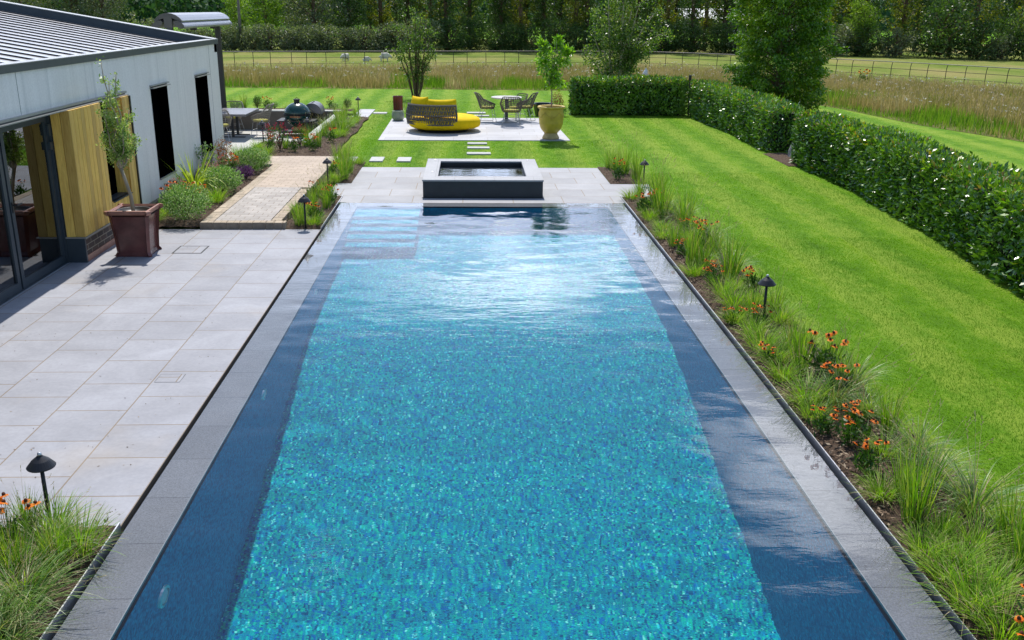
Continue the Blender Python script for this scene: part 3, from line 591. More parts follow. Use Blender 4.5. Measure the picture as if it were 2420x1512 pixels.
# stepping stones
SS = [(-2.27, -1.97, 21.28, 21.9, 'leftmost complete stepping stone in the lawn beside the planting strip'), (-1.66, -1.35, 21.28, 21.88, 'stepping stone in the lawn just left of the spa'), (-2.88, -2.58, 21.3, 21.9, 'stepping stone half hidden by tall grass at the bed end'),
      (-.09, .48, 22.45, 22.72, 'stepping stone nearest behind the spa, lowest of the three bars'), (-.08, .47, 23.42, 23.68, 'middle stepping stone of the three bars behind the spa'), (-.08, .42, 24.2, 24.45, 'stepping stone closest to the sofa patio front edge'),
      (-.12, .5, 31.6, 31.95, 'stepping stone behind the patio between sofa and round table'), (-3.16, -2.72, 31.3, 31.7, 'stepping stone at the corner by the pale landing'), (.1, .6, 30.75, 31.0, 'stepping stone just off the back edge of the sofa patio')]
for x0, x1, y0, y1, lab in SS: tag(MB().bbox(x0, x1, y0, y1, -.05, .012, .006).build('stepping_stone', M['stone']), lab, 'stepping stone', 'stepping stones in the lawn')

# retaining walls of the sunken patio
t = thing('retaining_wall', 'low brown rendered wall with pale coping behind the dining patio', 'wall', (-7, 30.7, -.45))
MB().box(-14, -4.3, 30.602, 30.85, -.47, .12).build('wall_face', M['retain'], t); MB().bbox(-14, -4.02, 30.585, 30.87, .122, .155, .005).build('coping', M['coping'], t)
t = thing('side_wall', 'low wall with pale coping between the grill area and grass bed', 'wall', (-4.2, 27.5, -.45))
MB().box(-4.30, -4.12, 24.4, 30.6, -.47, .02).build('wall_face', M['retain'], t); MB().bbox(-4.32, -4.10, 24.38, 30.58, .022, .05, .005).build('coping', M['coping'], t)
t = thing('bed_wall', 'low wall holding the flower bed beside the dining patio', 'wall', (-4.8, 24.3, -.45))
mb = MB(); mb.box(-5.25, -4.3, 24.32, 24.4, -.47, .02); mb.box(-5.27, -5.2, 21.4, 24.32, -.47, .02); mb.build('wall_face', M['retain'], t)

# ------------------------------------------------------------------ the building
t = thing('pool_house', 'low pale-rendered building with zinc roof and cedar-clad bay beside the terrace', 'building', (-5.3, 12, 0)); B = t
FXX = -5.2; ZT = 2.585
mb = MB()   # facade with two tall openings; long fascia panel over doors and cedar
def wallx(x0, x1, y0, y1, z0, z1): mb.box(x0, x1, y0, y1, z0, z1)
W1, W2 = (16.0, 16.85), (18.62, 19.45); wz0, wz1 = .51, 2.0
xi = FXX-.22
wallx(xi, FXX, -2, 14.72, 2.03, ZT)
wallx(xi, FXX, 14.722, W1[0], .22, ZT); wallx(xi, FXX, W1[1], W2[0], .22, ZT); wallx(xi, FXX, W2[1], 20.4, .22, ZT)
wallx(xi, FXX, W1[0], W1[1], .22, wz0); wallx(xi, FXX, W1[0], W1[1], wz1, ZT); wallx(xi, FXX, W2[0], W2[1], .22, wz0); wallx(xi, FXX, W2[0], W2[1], wz1, ZT)
mb.box(-10.5, xi, 20.18, 20.4, -.5, ZT-.05)
mb.build('wall', M['facade'], t)
for y in (11.37, 19.75): MB().box(FXX+.0005, FXX+.002, y, y+.006, 2.05 if y < 12 else .23, ZT-.06).build('panel_joint', M['frame'], t)
for (a, b), lab in ((W1, 'tall black window nearer the cedar bay'), (W2, 'tall black window at the far corner')):
    w = MB().box(FXX-.20, FXX-.16, a+.02, b-.02, wz0+.02, wz1-.02).build('window', M['matblack'], t); w['label'] = lab
    mb = MB(); mb.box(FXX-.2, FXX+.012, a, a+.02, wz0, wz1); mb.box(FXX-.2, FXX+.012, b-.02, b, wz0, wz1); mb.box(FXX-.2, FXX+.01, a+.02, b-.02, wz1-.02, wz1); mb.box(FXX-.2, FXX+.01, a+.02, b-.02, wz0+.005, wz0+.02); mb.build('frame', M['matblack'], w)
    MB().box(FXX-.2, FXX+.035, a-.01, b+.01, wz0-.02, wz0+.004).build('sill', M['trimlight'], w)
    mb = MB(); mb.box(FXX, FXX+.05, a-.03, b+.03, wz1+.012, wz1+.03); mb.box(FXX, FXX+.07, a-.03, b+.03, wz1-.022, wz1-.008); mb.build('hood', M['trimlight'], w)
MB().box(FXX-.06, FXX+.0, 14.75, 20.35, .17, .218).build('base_flashing', M['trimlight'], t)
MB().box(FXX-.2, FXX-.02, 14.75, 20.38, -.5, .168).build('plinth', M['brick'], t)
# long trim under the fascia
mb = MB(); mb.box(FXX, FXX+.075, -2, 14.76, 1.985, 2.0); mb.box(FXX, FXX+.05, -2, 14.76, 2.02, 2.045); mb.build('soffit_trim', M['trimlight'], t)
MB().box(FXX-.22, FXX+.03, -2, 14.74, 1.998, 2.022).build('soffit', M['trimgrey'], t)
# cedar bay
mb = MB(); bx1 = -5.10; y = 12.475; SW0, SW1 = 13.58, 14.30
while y < 14.66:
    w = .118; a, b = y, min(y+w-.009, 14.66)
    if b <= SW0 or a >= SW1: mb.bbox(bx1-.03, bx1, a, b, .345, 1.985, .0)
    else:
        mb.box(bx1-.03, bx1, a, b, .345, .60)
    y += w
for x0, x1 in ((-5.335, -5.222), (-5.216, -5.101)): mb.box(x0, x1, 12.45, 12.472, .345, 1.985)
mb.box(-5.30, bx1-.032, SW1, SW1+.02, .6, 1.98)
for q in range(2): mb.box(-5.30+.1*q, -5.205+.1*q, SW1+.0-.004, SW1, .6, 1.98)
cl = mb.build('cedar_cladding', M['cedar'], t)
MB().box(-5.33, bx1-.031, 12.475, SW0-.02, .35, 1.98).build('bay_core', M['matblack'], t)
w = MB().box(-5.31, -5.29, SW0-.02, SW1, .60, 1.98).build('window', M['matblack'], t); w['label'] = 'narrow slot window in the cedar bay'
MB().box(-5.3, bx1+.03, SW0-.01, SW1+.01, .585, .6).build('sill', M['frame'], w)
MB().box(-5.31, bx1-.031, SW0-.045, SW0-.02, .6, 1.98).build('reveal', M['black'], w)
MB().box(bx1-.1, bx1+.018, 14.665, 14.70, .2, 1.985).build('corner_trim', M['black'], t)
MB().box(-5.35, bx1+.02, 12.43, 14.7, .327, .343).build('bay_flashing', M['trimlight'], t)
mb = MB(); mb.box(-5.3, bx1-.02, 12.48, 14.66, .09, .325); mb.build('bay_plinth', M['brick'], t)
MB().box(-5.3, bx1-.01, 12.48, 14.66, .0, .088).build('plinth_course', M['potrim'], t)
MB().box(-5.36, bx1-.008, 12.44, 12.478, 0, .325).build('plinth_end', M['frame'], t)
# sliding / hinged glass doors left of the bay
dx = -5.38
def door(y0, y1, lab, handle):
    d = MB(); s = .075
    d.box(dx-.05, dx, y0, y0+s, .012, 1.93); d.box(dx-.05, dx, y1-s, y1, .012, 1.93); d.box(dx-.05, dx, y0+s, y1-s, .012, .115); d.box(dx-.05, dx, y0+s, y1-s, 1.86, 1.93)
    f = d.build('door', M['frame'], t); f['label'] = lab
    MB().box(dx-.03, dx-.022, y0+s, y1-s, .115, 1.86).build('pane', M['glass'], f)
    if handle:
        h = MB(); h.tube([(dx, y0+.035, 1.02), (dx+.055, y0+.035, 1.02), (dx+.055, y0+.16, 1.02)], .011, 8); h.box(dx, dx+.008, y0+.018, y0+.052, .93, 1.06); h.build('handle', M['black'], f)
door(11.16, 12.42, 'glass door leaf next to the cedar bay', True); door(9.86, 11.12, 'second glass door leaf', False); door(8.5, 9.82, 'third glass door leaf', False)
mb = MB(); mb.box(dx-.06, dx+.03, 12.425, 12.47, 0, 1.93); mb.box(dx-.06, dx+.03, -2, 12.47, 1.932, 1.996); mb.box(dx-.06, dx+.02, 6, 12.42, 0, .011); mb.box(dx+.005, dx+.035, 12.36, 12.47, 1.5, 1.6); mb.box(dx+.005, dx+.035, 12.38, 12.47, 1.68, 1.82)
mb.box(dx-.2, dx-.05, 6.9, 8.48, 0, 1.93)
mb.build('door_frame', M['frame'], t)
# interior shell so that the glass has a room behind it
mb = MB(); mb.box(-10.4, -5.46, -1.9, 20.1, -.2, .006); mb.build('interior_floor', M['darktable'], t)
mb = MB(); mb.box(-10.5, -10.4, -2, 20.18, -.2, 2.5); mb.box(-10.4, -5.42, -2.1, -2, -.2, 2.5); mb.box(-10.4, -5.6, 12.6, 12.7, 0, 2.44); mb.build('interior_wall', M['retain'], t)
# roof: falls towards the terrace
RS = .165; rz = lambda x: 2.465+(-5.25-x)*RS
mb = MB(); x0, x1 = -11.5, -5.26
mb.add([(x1, -2, rz(x1)), (x1, 20.2, rz(x1)), (x0, 20.2, rz(x0)), (x0, -2, rz(x0)), (x1, -2, rz(x1)-.1), (x1, 20.2, rz(x1)-.1), (x0, 20.2, rz(x0)-.1), (x0, -2, rz(x0)-.1)],
       [(0, 1, 2, 3), (7, 6, 5, 4), (0, 4, 5, 1), (3, 2, 6, 7), (1, 5, 6, 2), (0, 3, 7, 4)])
rf = mb.build('roof', M['zinc'], t)
mb = MB(); y = .05
while y < 19.9:
    for q in (0,): mb.add([(x1-.02, y, rz(x1)), (x1-.02, y+.012, rz(x1)), (x0, y+.012, rz(x0)), (x0, y, rz(x0)), (x1-.02, y, rz(x1)+.023), (x1-.02, y+.012, rz(x1)+.023), (x0, y+.012, rz(x0)+.023), (x0, y, rz(x0)+.023)], [(4, 5, 6, 7), (0, 4, 7, 3), (5, 1, 2, 6), (0, 1, 5, 4)])
    y += .441
mb.build('standing_seam', M['seam'], rf)
mb = MB(); ya, yb = 20.2, 20.42
mb.add([(x1+.06, ya, rz(x1)-.1), (x1+.06, yb, rz(x1)-.1), (x0, yb, rz(x0)-.1), (x0, ya, rz(x0)-.1), (x1+.06, ya, rz(x1)+.148), (x1+.06, yb, rz(x1)+.148), (x0, yb, rz(x0)+.15), (x0, ya, rz(x0)+.15)], [(4, 5, 6, 7), (0, 4, 7, 3), (5, 1, 2, 6), (0, 1, 5, 4)])
mb.build('verge_upstand', M['frame'], rf)
mb = MB(); mb.add([(x1+.07, ya-.02, rz(x1)+.151), (x1+.07, yb+.02, rz(x1)+.151), (x0, yb+.02, rz(x0)+.151), (x0, ya-.02, rz(x0)+.151), (x1+.07, ya-.02, rz(x1)+.166), (x1+.07, yb+.02, rz(x1)+.166), (x0, yb+.02, rz(x0)+.166), (x0, ya-.02, rz(x0)+.166)], [(4, 5, 6, 7), (0, 4, 7, 3), (5, 1, 2, 6), (0, 1, 5, 4)])
mb.build('verge_cap', M['trimlight'], rf)
MB().box(-5.27, FXX+.03, -2, 20.44, ZT-.055, ZT+.03).build('fascia', M['trimgrey'], t)
MB().box(-5.33, FXX+.034, -2, 20.45, ZT+.031, ZT+.042).build('eaves_cap', M['trimlight'], t)

# ================================================================== OBJECTS
# path lights
def make_lamp():
    t = thing('path_light', 'x', 'path light', group='black mushroom path lights in the beds')
    MB().tube([(0, 0, -.05), (0, 0, .47)], [.016, .014], 10).build('pole', M['lampblack'], t, True, True)
    MB().lathe([(.095, .425), (.098, .432), (.06, .478), (.022, .508), (.018, .515), (.0, .516)], 24).build('lamp_shade', M['lampblack'], t, False, True)
    MB().lathe([(.013, .514), (.016, .522), (.013, .535), (.0, .54)], 12).build('finial', M['steel'], t, True, True)
    return t
LP = make_lamp()
for x, y, z, s, lab in [(-2.80, 5.67, .02, .92, 'black path light in the grasses at the lower left corner by the pool'), (3.22, 9.77, .03, 1, 'black path light midway along the long bed by the lawn'), (3.40, 18.39, 0, .95, 'black path light where the right bed meets the spa terrace'),
    (-2.56, 14.5, .0, 1, 'black path light standing at the end of the block path by the pool corner'), (-2.77, 18.42, 0, .95, 'black path light among orange flowers beside the block path'), (-5.2, 24.2, .03, 1, 'taller black path light in front of the dining chairs'),
    (-4.99, 24.1, .03, .62, 'short black path light among crimson flowers by the dining patio'), (-3.59, 31.07, .02, 1, 'black path light beside the pale landing at the wall end'), (-4.2, 24.9, 0, 1.05, 'slim black path light in front of the green ceramic grill')]:
    place(LP, (x, y, z), 0, s, lab)

# glazed square planter
px, py = -4.6, 12.95
t = thing('square_planter', 'square dark red glazed planter standing on the terrace by the cedar bay', 'planter', (px, py, 0))
def frus(levels, mb, c, mi=0, inner=False):
    n0 = len(mb.v); vs = []
    for h, z in levels:
        k = .04*h/.27
        for sx, sy in ((-1, -1), (1, -1), (1, 1), (-1, 1)):
            for ox, oy in ((1, 0), (0, 1)) if (sx*sy > 0) else ((0, 1), (1, 0)):
                vs.append((c[0]+sx*(h-k*ox), c[1]+sy*(h-k*oy), z))
    fs = []
    for i in range(len(levels)-1):
        for q in range(8): q2 = (q+1) % 8; fs.append((i*8+q, i*8+q2, (i+1)*8+q2, (i+1)*8+q))
    mb.add(vs, fs, mi); return mb
frus([(.245, 0), (.25, .02), (.225, .06), (.235, .25), (.262, .50), (.268, .575)], MB(), (px, py)).build('body', M['redglaze'], t)
frus([(.268, .575), (.30, .585), (.315, .61), (.31, .64), (.285, .645), (.262, .62), (.258, .56)], MB(), (px, py)).build('rim', M['potrim'], t)
mb = MB(); mb.add([(px-.265, py-.265, .565), (px+.265, py-.265, .565), (px+.265, py+.265, .565), (px-.265, py+.265, .565)], [(0, 1, 2, 3)]); mb.build('soil', M['soil'], t)
it = MB().lathe([(.20, .50), (.215, .612), (.222, .615), (.208, .61), (.20, .58), (0, .58)], 28, (px, py, 0)).build('inner_pot', M['black'], t, True)
# slender tree in it
def leaves_at(P, n, spread, L, W, up=.2, flat=0.0):
    idx = RNG.integers(0, len(P), n); C = np.array(P)[idx]+RNG.normal(0, spread, (n, 3))
    return leafquads(C, rdir(n, up), U(L*.6, L*1.1, n), U(W*.6, W*1.1, n))
t = thing('slender_tree', 'slender young tree with small grey-green leaves in the square red planter', 'tree', (px-.02, py-.02, .58))
bx, by = px-.04, py-.03; twigs = []
mb = MB(); mb.tube([(bx+.04, by, .56), (bx+.03, by, .8), (bx-.02, by, 1.02), (bx-.06, by, 1.18)], [.028, .026, .024, .026], 8)
ends = [(bx-.16, by+.02, 2.56), (bx+.03, by-.02, 2.42), (bx-.22, by+.1, 2.05), (bx+.12, by+.05, 1.95), (bx-.04, by-.12, 2.2), (bx+.22, by-.08, 1.6), (bx-.24, by-.1, 1.65), (bx+.02, by+.16, 1.8), (bx-.15, by-.14, 1.95), (bx+.1, by-.16, 1.75), (bx-.1, by+.05, 2.3)]
for e in ends:
    b = Vector((bx-.06, by, 1.16)); e = Vector(e); pts = []
    for i in range(8):
        s = i/7; p = b.lerp(e, s); sp_ = math.sin(s*PI)*.05; p += Vector((random.uniform(-sp_, sp_), random.uniform(-sp_, sp_), 0)); pts.append(p)
        if s > .1: twigs.append(p)
    mb.tube(pts, [.014*(1-i/8)+.003 for i in range(8)], 5)
    for q in range(9):
        s = random.uniform(.12, .95); p = b.lerp(e, s); d = Vector((random.gauss(0, 1), random.gauss(0, 1), random.uniform(-.1, 1.1))).normalized()*random.uniform(.06, .17)*(1.15-s*.75); mb.tube([p, p+d*.5, p+d+Vector((0, 0, .02))], [.004, .003, .0015], 4); twigs += [p+d*.5, p+d, p+d*.8]
mb.build('trunk', M['palebark'], t, True)
V, F = leaves_at(twigs, 4300, .030, .042, .020, .25); npmesh('crown', V-np.array(t.location), F, POTL, t)

# yellow urn and its tree
ux, uy = 2.13, 25.32
t = thing('urn', 'large yellow glazed clay urn on a footed base at the patio corner', 'urn', (ux, uy, 0))
MB().lathe([(.20, 0), (.225, .012), (.225, .04), (.205, .08), (.175, .13), (.178, .16)], 40, (ux, uy, 0)).build('foot', M['urnfoot'], t, True)
MB().lathe([(.178, .16), (.235, .22), (.285, .30), (.312, .40), (.318, .42), (.314, .44), (.325, .52), (.327, .60), (.322, .68), (.315, .76), (.318, .79)], 48, (ux, uy, 0)).build('body', M['urn'], t, True)
MB().lathe([(.318, .79), (.355, .80), (.368, .822), (.365, .845), (.34, .855), (.305, .852), (.292, .83), (.285, .76)], 48, (ux, uy, 0)).build('rim', M['urn'], t, True)
mb = MB()
for g in range(5):
    a0 = -PI/2+(g-2)*1.26; pts = []
    for i in range(11):
        a = a0+(i/10-.5)*1.26; pts.append((ux+.329*math.cos(a), uy+.329*math.sin(a), .70-.13*math.sin(i/10*PI)))
    mb.tube(pts, .010, 6)
for a in (-PI/2, PI/2): mb.tube([(ux+.328*math.cos(a)+.045*math.cos(k*.63), uy+.33*math.sin(a), .585+.045*math.sin(k*.63)) for k in range(11)], .008, 5)
mb.build('garland', M['urn'], t, True)
MB().lathe([(.30, .80), (.0, .815)], 32, (ux, uy, 0)).build('soil', plain('clay_pebbles', (.2, .085, .05), .9, 0, .5, 60, .5, 60), t)
t = thing('standard_tree', 'small bright green tree with a bare stem growing from the yellow urn', 'tree', (ux, uy, .81))
mb = MB(); tw = []; mb.tube([(ux, uy, .8), (ux+.005, uy, 1.15), (ux-.005, uy, 1.3)], [.02, .017, .018], 8)
for k in range(16):
    a = random.uniform(0, 2*PI); r = random.uniform(.08, .36); zt = random.choice([2.5, 2.3, 2.1, 1.9, 1.7, 1.5])*random.uniform(.97, 1.03); r *= 1.1 if zt < 2.2 else .75
    b = Vector((ux, uy, 1.27)); e = Vector((ux+r*math.cos(a)+.03, uy+r*math.sin(a), zt)); pts = [b.lerp(e, i/6)+Vector((random.gauss(0, .012), random.gauss(0, .012), -.05*math.sin(PI*i/6))) for i in range(7)]; tw += pts[2:]
    mb.tube(pts, [.010*(1-i/7)+.002 for i in range(7)], 5)
mb.build('trunk', M['palebark'], t, True)
A, B2 = [], []
lob = [(-.05, 0, 1.72, .30, .26), (-.24, 0, 2.05, .20, .26), (.02, 0, 2.08, .24, .28), (.30, .05, 2.02, .24, .22), (-.26, 0, 2.36, .10, .16), (.14, 0, 2.42, .10, .18), (.38, 0, 2.22, .12, .14), (.1, -.1, 1.5, .2, .14)]
tw = np.concatenate([np.array([list(p) for p in tw if p[2] < 2.1])]+[ellip_pts(70, (ux+a, uy+b, c), (r, r, h), .4)[0] for a, b, c, r, h in lob])
n = 2100; idx = RNG.integers(0, len(tw), n); C = tw[idx]+RNG.normal(0, .035, (n, 3)); d = rdir(n, .0); d[:, 2] += np.where(C[:, 2] > 2.1, .9, -.35)
V, F = leafquads(C, d, U(.08, .14, n), U(.034, .052, n)); npmesh('crown', V-np.array(t.location), F, URNL, t)

# pots behind the sofa and urn
t = thing('bowl_planter', 'pale green bowl planter at the back left corner of the patio', 'planter', (-2.2, 29.35, 0))
MB().lathe([(.11, 0), (.165, .04), (.195, .13), (.185, .22), (.165, .275), (.175, .29), (.155, .295), (.145, .25), (0, .24)], 30, (-2.2, 29.35, 0)).build('body', M['greenpot'], t, True)
t = thing('cylinder_planter', 'tall dark red glazed cylinder planter behind the pale green bowl', 'planter', (-2.23, 29.85, 0))
MB().lathe([(.14, 0), (.155, .03), (.15, .35), (.155, .66), (.16, .69), (.14, .69), (.135, .6), (0, .6)], 28, (-2.23, 29.85, 0)).build('body', M['redpot'], t, True)
t = thing('round_planter', 'small black round planter half hidden behind the yellow sofa', 'planter', (-1.68, 28.75, 0))
MB().lathe([(.12, 0), (.19, .08), (.22, .22), (.19, .36), (.15, .42), (.13, .42), (.14, .36), (0, .34)], 28, (-1.68, 28.75, 0)).build('body', M['blackpot'], t, True)
t = thing('low_planter', 'black tapered square planter on the lawn behind the urn', 'planter', (2.35, 31.2, 0))
mb = MB(); mb.lathe([(.25, 0), (.31, .30), (.34, .36), (.33, .38), (.29, .375), (.27, .33), (0, .32)], 8, (2.35, 31.2, 0)); mb.build('body', M['blackpot'], t)

# ---- yellow daybed
sx, sy = -.78, 26.95
t = thing('daybed', 'yellow round daybed with a dark woven rope backrest on the patio', 'sofa', (sx, sy, 0))
def blob(c, rx, ry, z0, z1, ex=2.6, nz=9, n=44, rot=0, tilt=0, puff=.9, mat=None, name='', sag=0):
    vs = []; fs = []
    for i in range(nz+1):
        v = -1+2*i/nz; zc = math.copysign(abs(math.sin(v*PI/2))**.8, v); rr = max(0, 1-abs(v)**3.2)**(1/2.2)*1 if abs(v) < 1 else 0
        rr = (1-abs(zc)**4)**(.5); rr = max(rr, .02)
        for k in range(n):
            a = 2*PI*k/n; ca, sa = math.cos(a), math.sin(a); r = (abs(ca)**ex+abs(sa)**ex)**(-1/ex); x, y = rx*r*ca*rr, ry*r*sa*rr
            z = (z0+z1)/2+(z1-z0)/2*zc; z += sag*(x/rx)**2+tilt*x
            vs.append((c[0]+x*math.cos(rot)-y*math.sin(rot), c[1]+x*math.sin(rot)+y*math.cos(rot), z))
    for i in range(nz):
        for k in range(n): k2 = (k+1) % n; fs.append((i*n+k, i*n+k2, (i+1)*n+k2, (i+1)*n+k))
    fs += [tuple(range(n))[::-1], tuple(nz*n+k for k in range(n))]
    return MB().add(vs, fs).build(name, mat, t, True)
blob((sx+.05, sy+.05), 1.0, .88, .035, .46, 2.5, 14, 56, rot=.16, mat=M['yellow'], name='seat_cushion')
pts = []
for k in range(49):
    a = 2*PI*k/48; ca, sa = math.cos(a), math.sin(a); r = (abs(ca)**2.5+abs(sa)**2.5)**(-1/2.5)*.985; x_, y_ = r*ca, .88*r*sa; pts.append((sx+x_*math.cos(.16)-y_*math.sin(.16), sy+.05+x_*math.sin(.16)+y_*math.cos(.16), .33))
MB().tube(pts, .008, 6).build('piping', M['yellow'], t, True)
mb = MB(); mb.lathe([(.7, .0), (.72, .05), (.0, .06)], 30, (sx, sy+.05, 0)); mb.build('base', M['black'], t)
# woven backrest: an arc round the near side
def arc(s, z): # s 0..1 from left-back to right-front
    a = R_(192)+s*R_(108); bulge = 1+.06*math.sin((z-.2)/.5*PI); rx, ry = .93*bulge, .86*bulge
    return (sx-.02+rx*math.cos(a)*.98-.04, sy+.02+ry*math.sin(a), z)
mb = MB()
for zz, r in ((.24, .022), (.49, .017), (.60, .010), (.38, .010), (.745, .026)): mb.tube([arc(i/30, zz+.03*math.sin(i)*0) for i in range(31)], r, 8)
for zz0, zz1, nn, sl in ((.24, .49, 34, .018), (.49, .745, 34, -.016)):
    for i in range(nn+1):
        s = i/nn; j = random.uniform(-.006, .006); mb.tube([arc(min(1, max(0, s-sl+j)), zz0), arc(s, (zz0+zz1)/2), arc(min(1, max(0, s+sl)), zz1)], .0125, 6); 
        if i % 2 == 0: mb.tube([arc(min(1, max(0, s+sl*1.3)), zz0), arc(min(1, max(0, s-sl*1.3)), zz1)], .010, 5)
for s in (0, 1): mb.tube([arc(s, .24), arc(s, .745)], .024, 8)
for i in range(46): mb.tube([arc(i/45, .72), arc(min(1, i/45+.006), .775)], .017, 6)
mb.build('backrest', M['rope'], t, True)
def pillow(c, w, h, d, rz, tilt, lab=None):
    n = 15; vs = []; fs = []; Rm = Matrix.Translation(c) @ Matrix.Rotation(rz, 4, 'Z') @ Matrix.Rotation(tilt, 4, 'X')
    for side in (1, -1):
        for j in range(n):
            for i in range(n):
                u, v = -1+2*i/(n-1), -1+2*j/(n-1); th = max(0, (1-u*u)*(1-v*v))**.42; pin = 1-.10*abs(u*v)**2; sagc = -.10*h*(1-u*u)*(v > 0)*v
                vs.append(Rm @ Vector((u*w/2*pin*(1-.05*(1-v*v)), side*d/2*th, v*h/2*pin+sagc)))
    for s0 in (0, n*n):
        for j in range(n-1):
            for i in range(n-1):
                q = (s0+j*n+i, s0+j*n+i+1, s0+(j+1)*n+i+1, s0+(j+1)*n+i); fs.append(q if s0 else q[::-1])
    return MB().add(vs, fs).build('pillow', M['yellow'], t, True)
pillow((sx-.62, sy-.42, .73), .62, .56, .24, R_(-38), R_(-12)); pillow((sx-.02, sy-.58, .69), .90, .52, .26, R_(4), R_(-14)); pillow((sx-.25, sy-.40, .60), .55, .4, .2, R_(-10), R_(-20))

# ---- round table, wicker chairs
t = thing('round_table', 'round pale pedestal table on the far patio between wicker chairs', 'table', (1.09, 29.12, 0))
MB().lathe([(.0, .705), (.40, .705), (.468, .728), (.47, .74), (.462, .748), (.0, .75)], 48, (1.09, 29.12, 0)).build('table_top', M['tabletop'], t)
MB().lathe([(.055, .03), (.05, .2), (.045, .5), (.06, .70), (.16, .704)], 16, (1.09, 29.12, 0)).build('pedestal', M['frame'], t, True)
MB().lathe([(.34, 0), (.34, .012), (.2, .03), (.09, .075), (.05, .10)], 32, (1.09, 29.12, 0)).build('foot', M['trimlight'], t, True)
def make_chair(name, mat, legmat, cushion, legs='sled', fine=False, grp=''):
    t = thing(name, 'x', 'chair', group=grp); mb = MB()
    # bucket shell; chair faces +y, back at -y. param a around from left front over back to right front
    def pt(a, v):  # a in [-1,1] (0=back centre), v 0 bottom..1 rim
        ang = -PI/2+a*R_(128); top = .40+.46*max(0, math.cos(a*PI/2*1.02))**1.3+.22*(1-abs(a))**.5*.15
        aa = min(1, max(0, (abs(a)-.30)/.34)); top = .86-.22*aa*aa*(3-2*aa)-(.10*max(0, abs(a)-.7)/.3)
        z = .40+(top-.40)*v; r = .215+.075*v**.6; lean = .10*v*v*max(0, math.cos(a*PI/2)); return Vector((r*1.02*math.cos(ang)*(1+.0*v), r*.98*math.sin(ang)-lean+.02, z))
    H = 7 if not fine else 9; Nn = 22 if not fine else 30
    for j in range(H+1): mb.tube([pt(-1+2*i/28, j/H) for i in range(29)], .016 if j == H else .0075 if not fine else .004, 6 if j == H else 5)
    for i in range(Nn+1): mb.tube([pt(-1+2*i/Nn, v/5) for v in range(6)], .0075 if not fine else .0042, 5)
    for s in (-1, 1): mb.tube([pt(s, v/4) for v in range(5)], .011, 6)
    for j in range(7): mb.tube([(-.2, -.17+.34*j/6, .40), (.2, -.17+.34*j/6, .40)], .006, 5)
    mb.tube([pt(-1, 0), pt(-1, 0)*.5+pt(1, 0)*.5+Vector((0, .02, 0)), pt(1, 0)], .01, 6)
    mb.build('seat_shell', mat, t, True, True)
    MB().lathe([(.0, .405), (.19, .41), (.205, .43), (.2, .455), (.16, .465), (.0, .468)], 20, (0, .02, 0)).build('cushion', cushion, t, True, True)
    for s in (-1, 1):
        MB().tube([(s*.17, .17, .40), (s*.235, .23, .03), (s*.24, .23, .008), (s*.24, -.24, .008), (s*.235, -.24, .03), (s*.17, -.13, .40)], .0075, 6).build('leg', legmat, t, True, True)
    MB().tube([(-.205, .2, .20), (.205, .2, .20)], .006, 6).build('stretcher', legmat, t, True, True); MB().tube([(-.20, -.18, .2), (.2, -.18, .2)], .006, 6).build('stretcher', legmat, t, True, True)
    return t
CH = make_chair('wicker_chair', M['wicker'], M['chairsteel'], M['lime_cushion'], grp='wicker chairs round the round table')
place(CH, (.50, 29.2, 0), R_(-80), (1.05, 1.05, 1.0), 'brown wicker chair on the left side of the round table, facing right')
place(CH, (1.2, 28.3, 0), R_(-4), (1.12, 1.05, .98), 'brown wicker chair in front of the round table with its back to the pool')
place(CH, (1.68, 29.4, 0), R_(72), (1.05, 1.05, 1.0), 'brown wicker chair at the right side of the round table by the urn')
place(CH, (1.42, 29.72, 0), R_(128), (1.0, 1.0, .9), 'brown wicker chair mostly hidden behind the round table, only its lime cushion showing')

# ---- dining patio (sunken)
pz = -.45
t = thing('dining_table', 'dark rectangular outdoor dining table beyond the corner of the house', 'table', (-7.4, 28.9, pz))
MB().bbox(-8.5, -6.48, 28.05, 29.85, pz+.68, pz+.745, .006).build('table_top', M['darktable'], t)
for x, y in ((-7.05, 28.75), (-7.05, 29.35), (-8.1, 29.0)):
    mb = MB(); mb.box(x-.035, x+.035, y-.035, y+.035, pz+.02, pz+.68); mb.build('leg', M['black'], t)
mb = MB(); mb.box(-7.5, -6.7, 28.69, 28.8, pz, pz+.02); mb.box(-7.5, -6.7, 29.3, 29.4, pz, pz+.02); mb.build('foot', M['black'], t)
CD = make_chair('dining_chair', M['wicker_pale'], M['chairsteel'], M['lime_cushion'], fine=True, grp='wire chairs round the dark dining table')
place(CD, (-7.15, 27.75, pz), R_(6), (1.12, 1.1, 1.08), 'pale woven wire chair at the near side of the dining table, beside the house wall')
place(CD, (-6.22, 28.85, pz), R_(84), (1.12, 1.1, 1.12), 'pale woven wire chair at the end of the dining table nearest the grill')
place(CD, (-7.35, 30.12, pz), R_(180), (1.1, 1.05, 1.03), 'pale woven wire chair behind the dining table, only its back rail showing')
place(CD, (-8.05, 30.12, pz), R_(180), (1.1, 1.05, 1.03), 'pale woven wire chair behind the table next to the awning post')
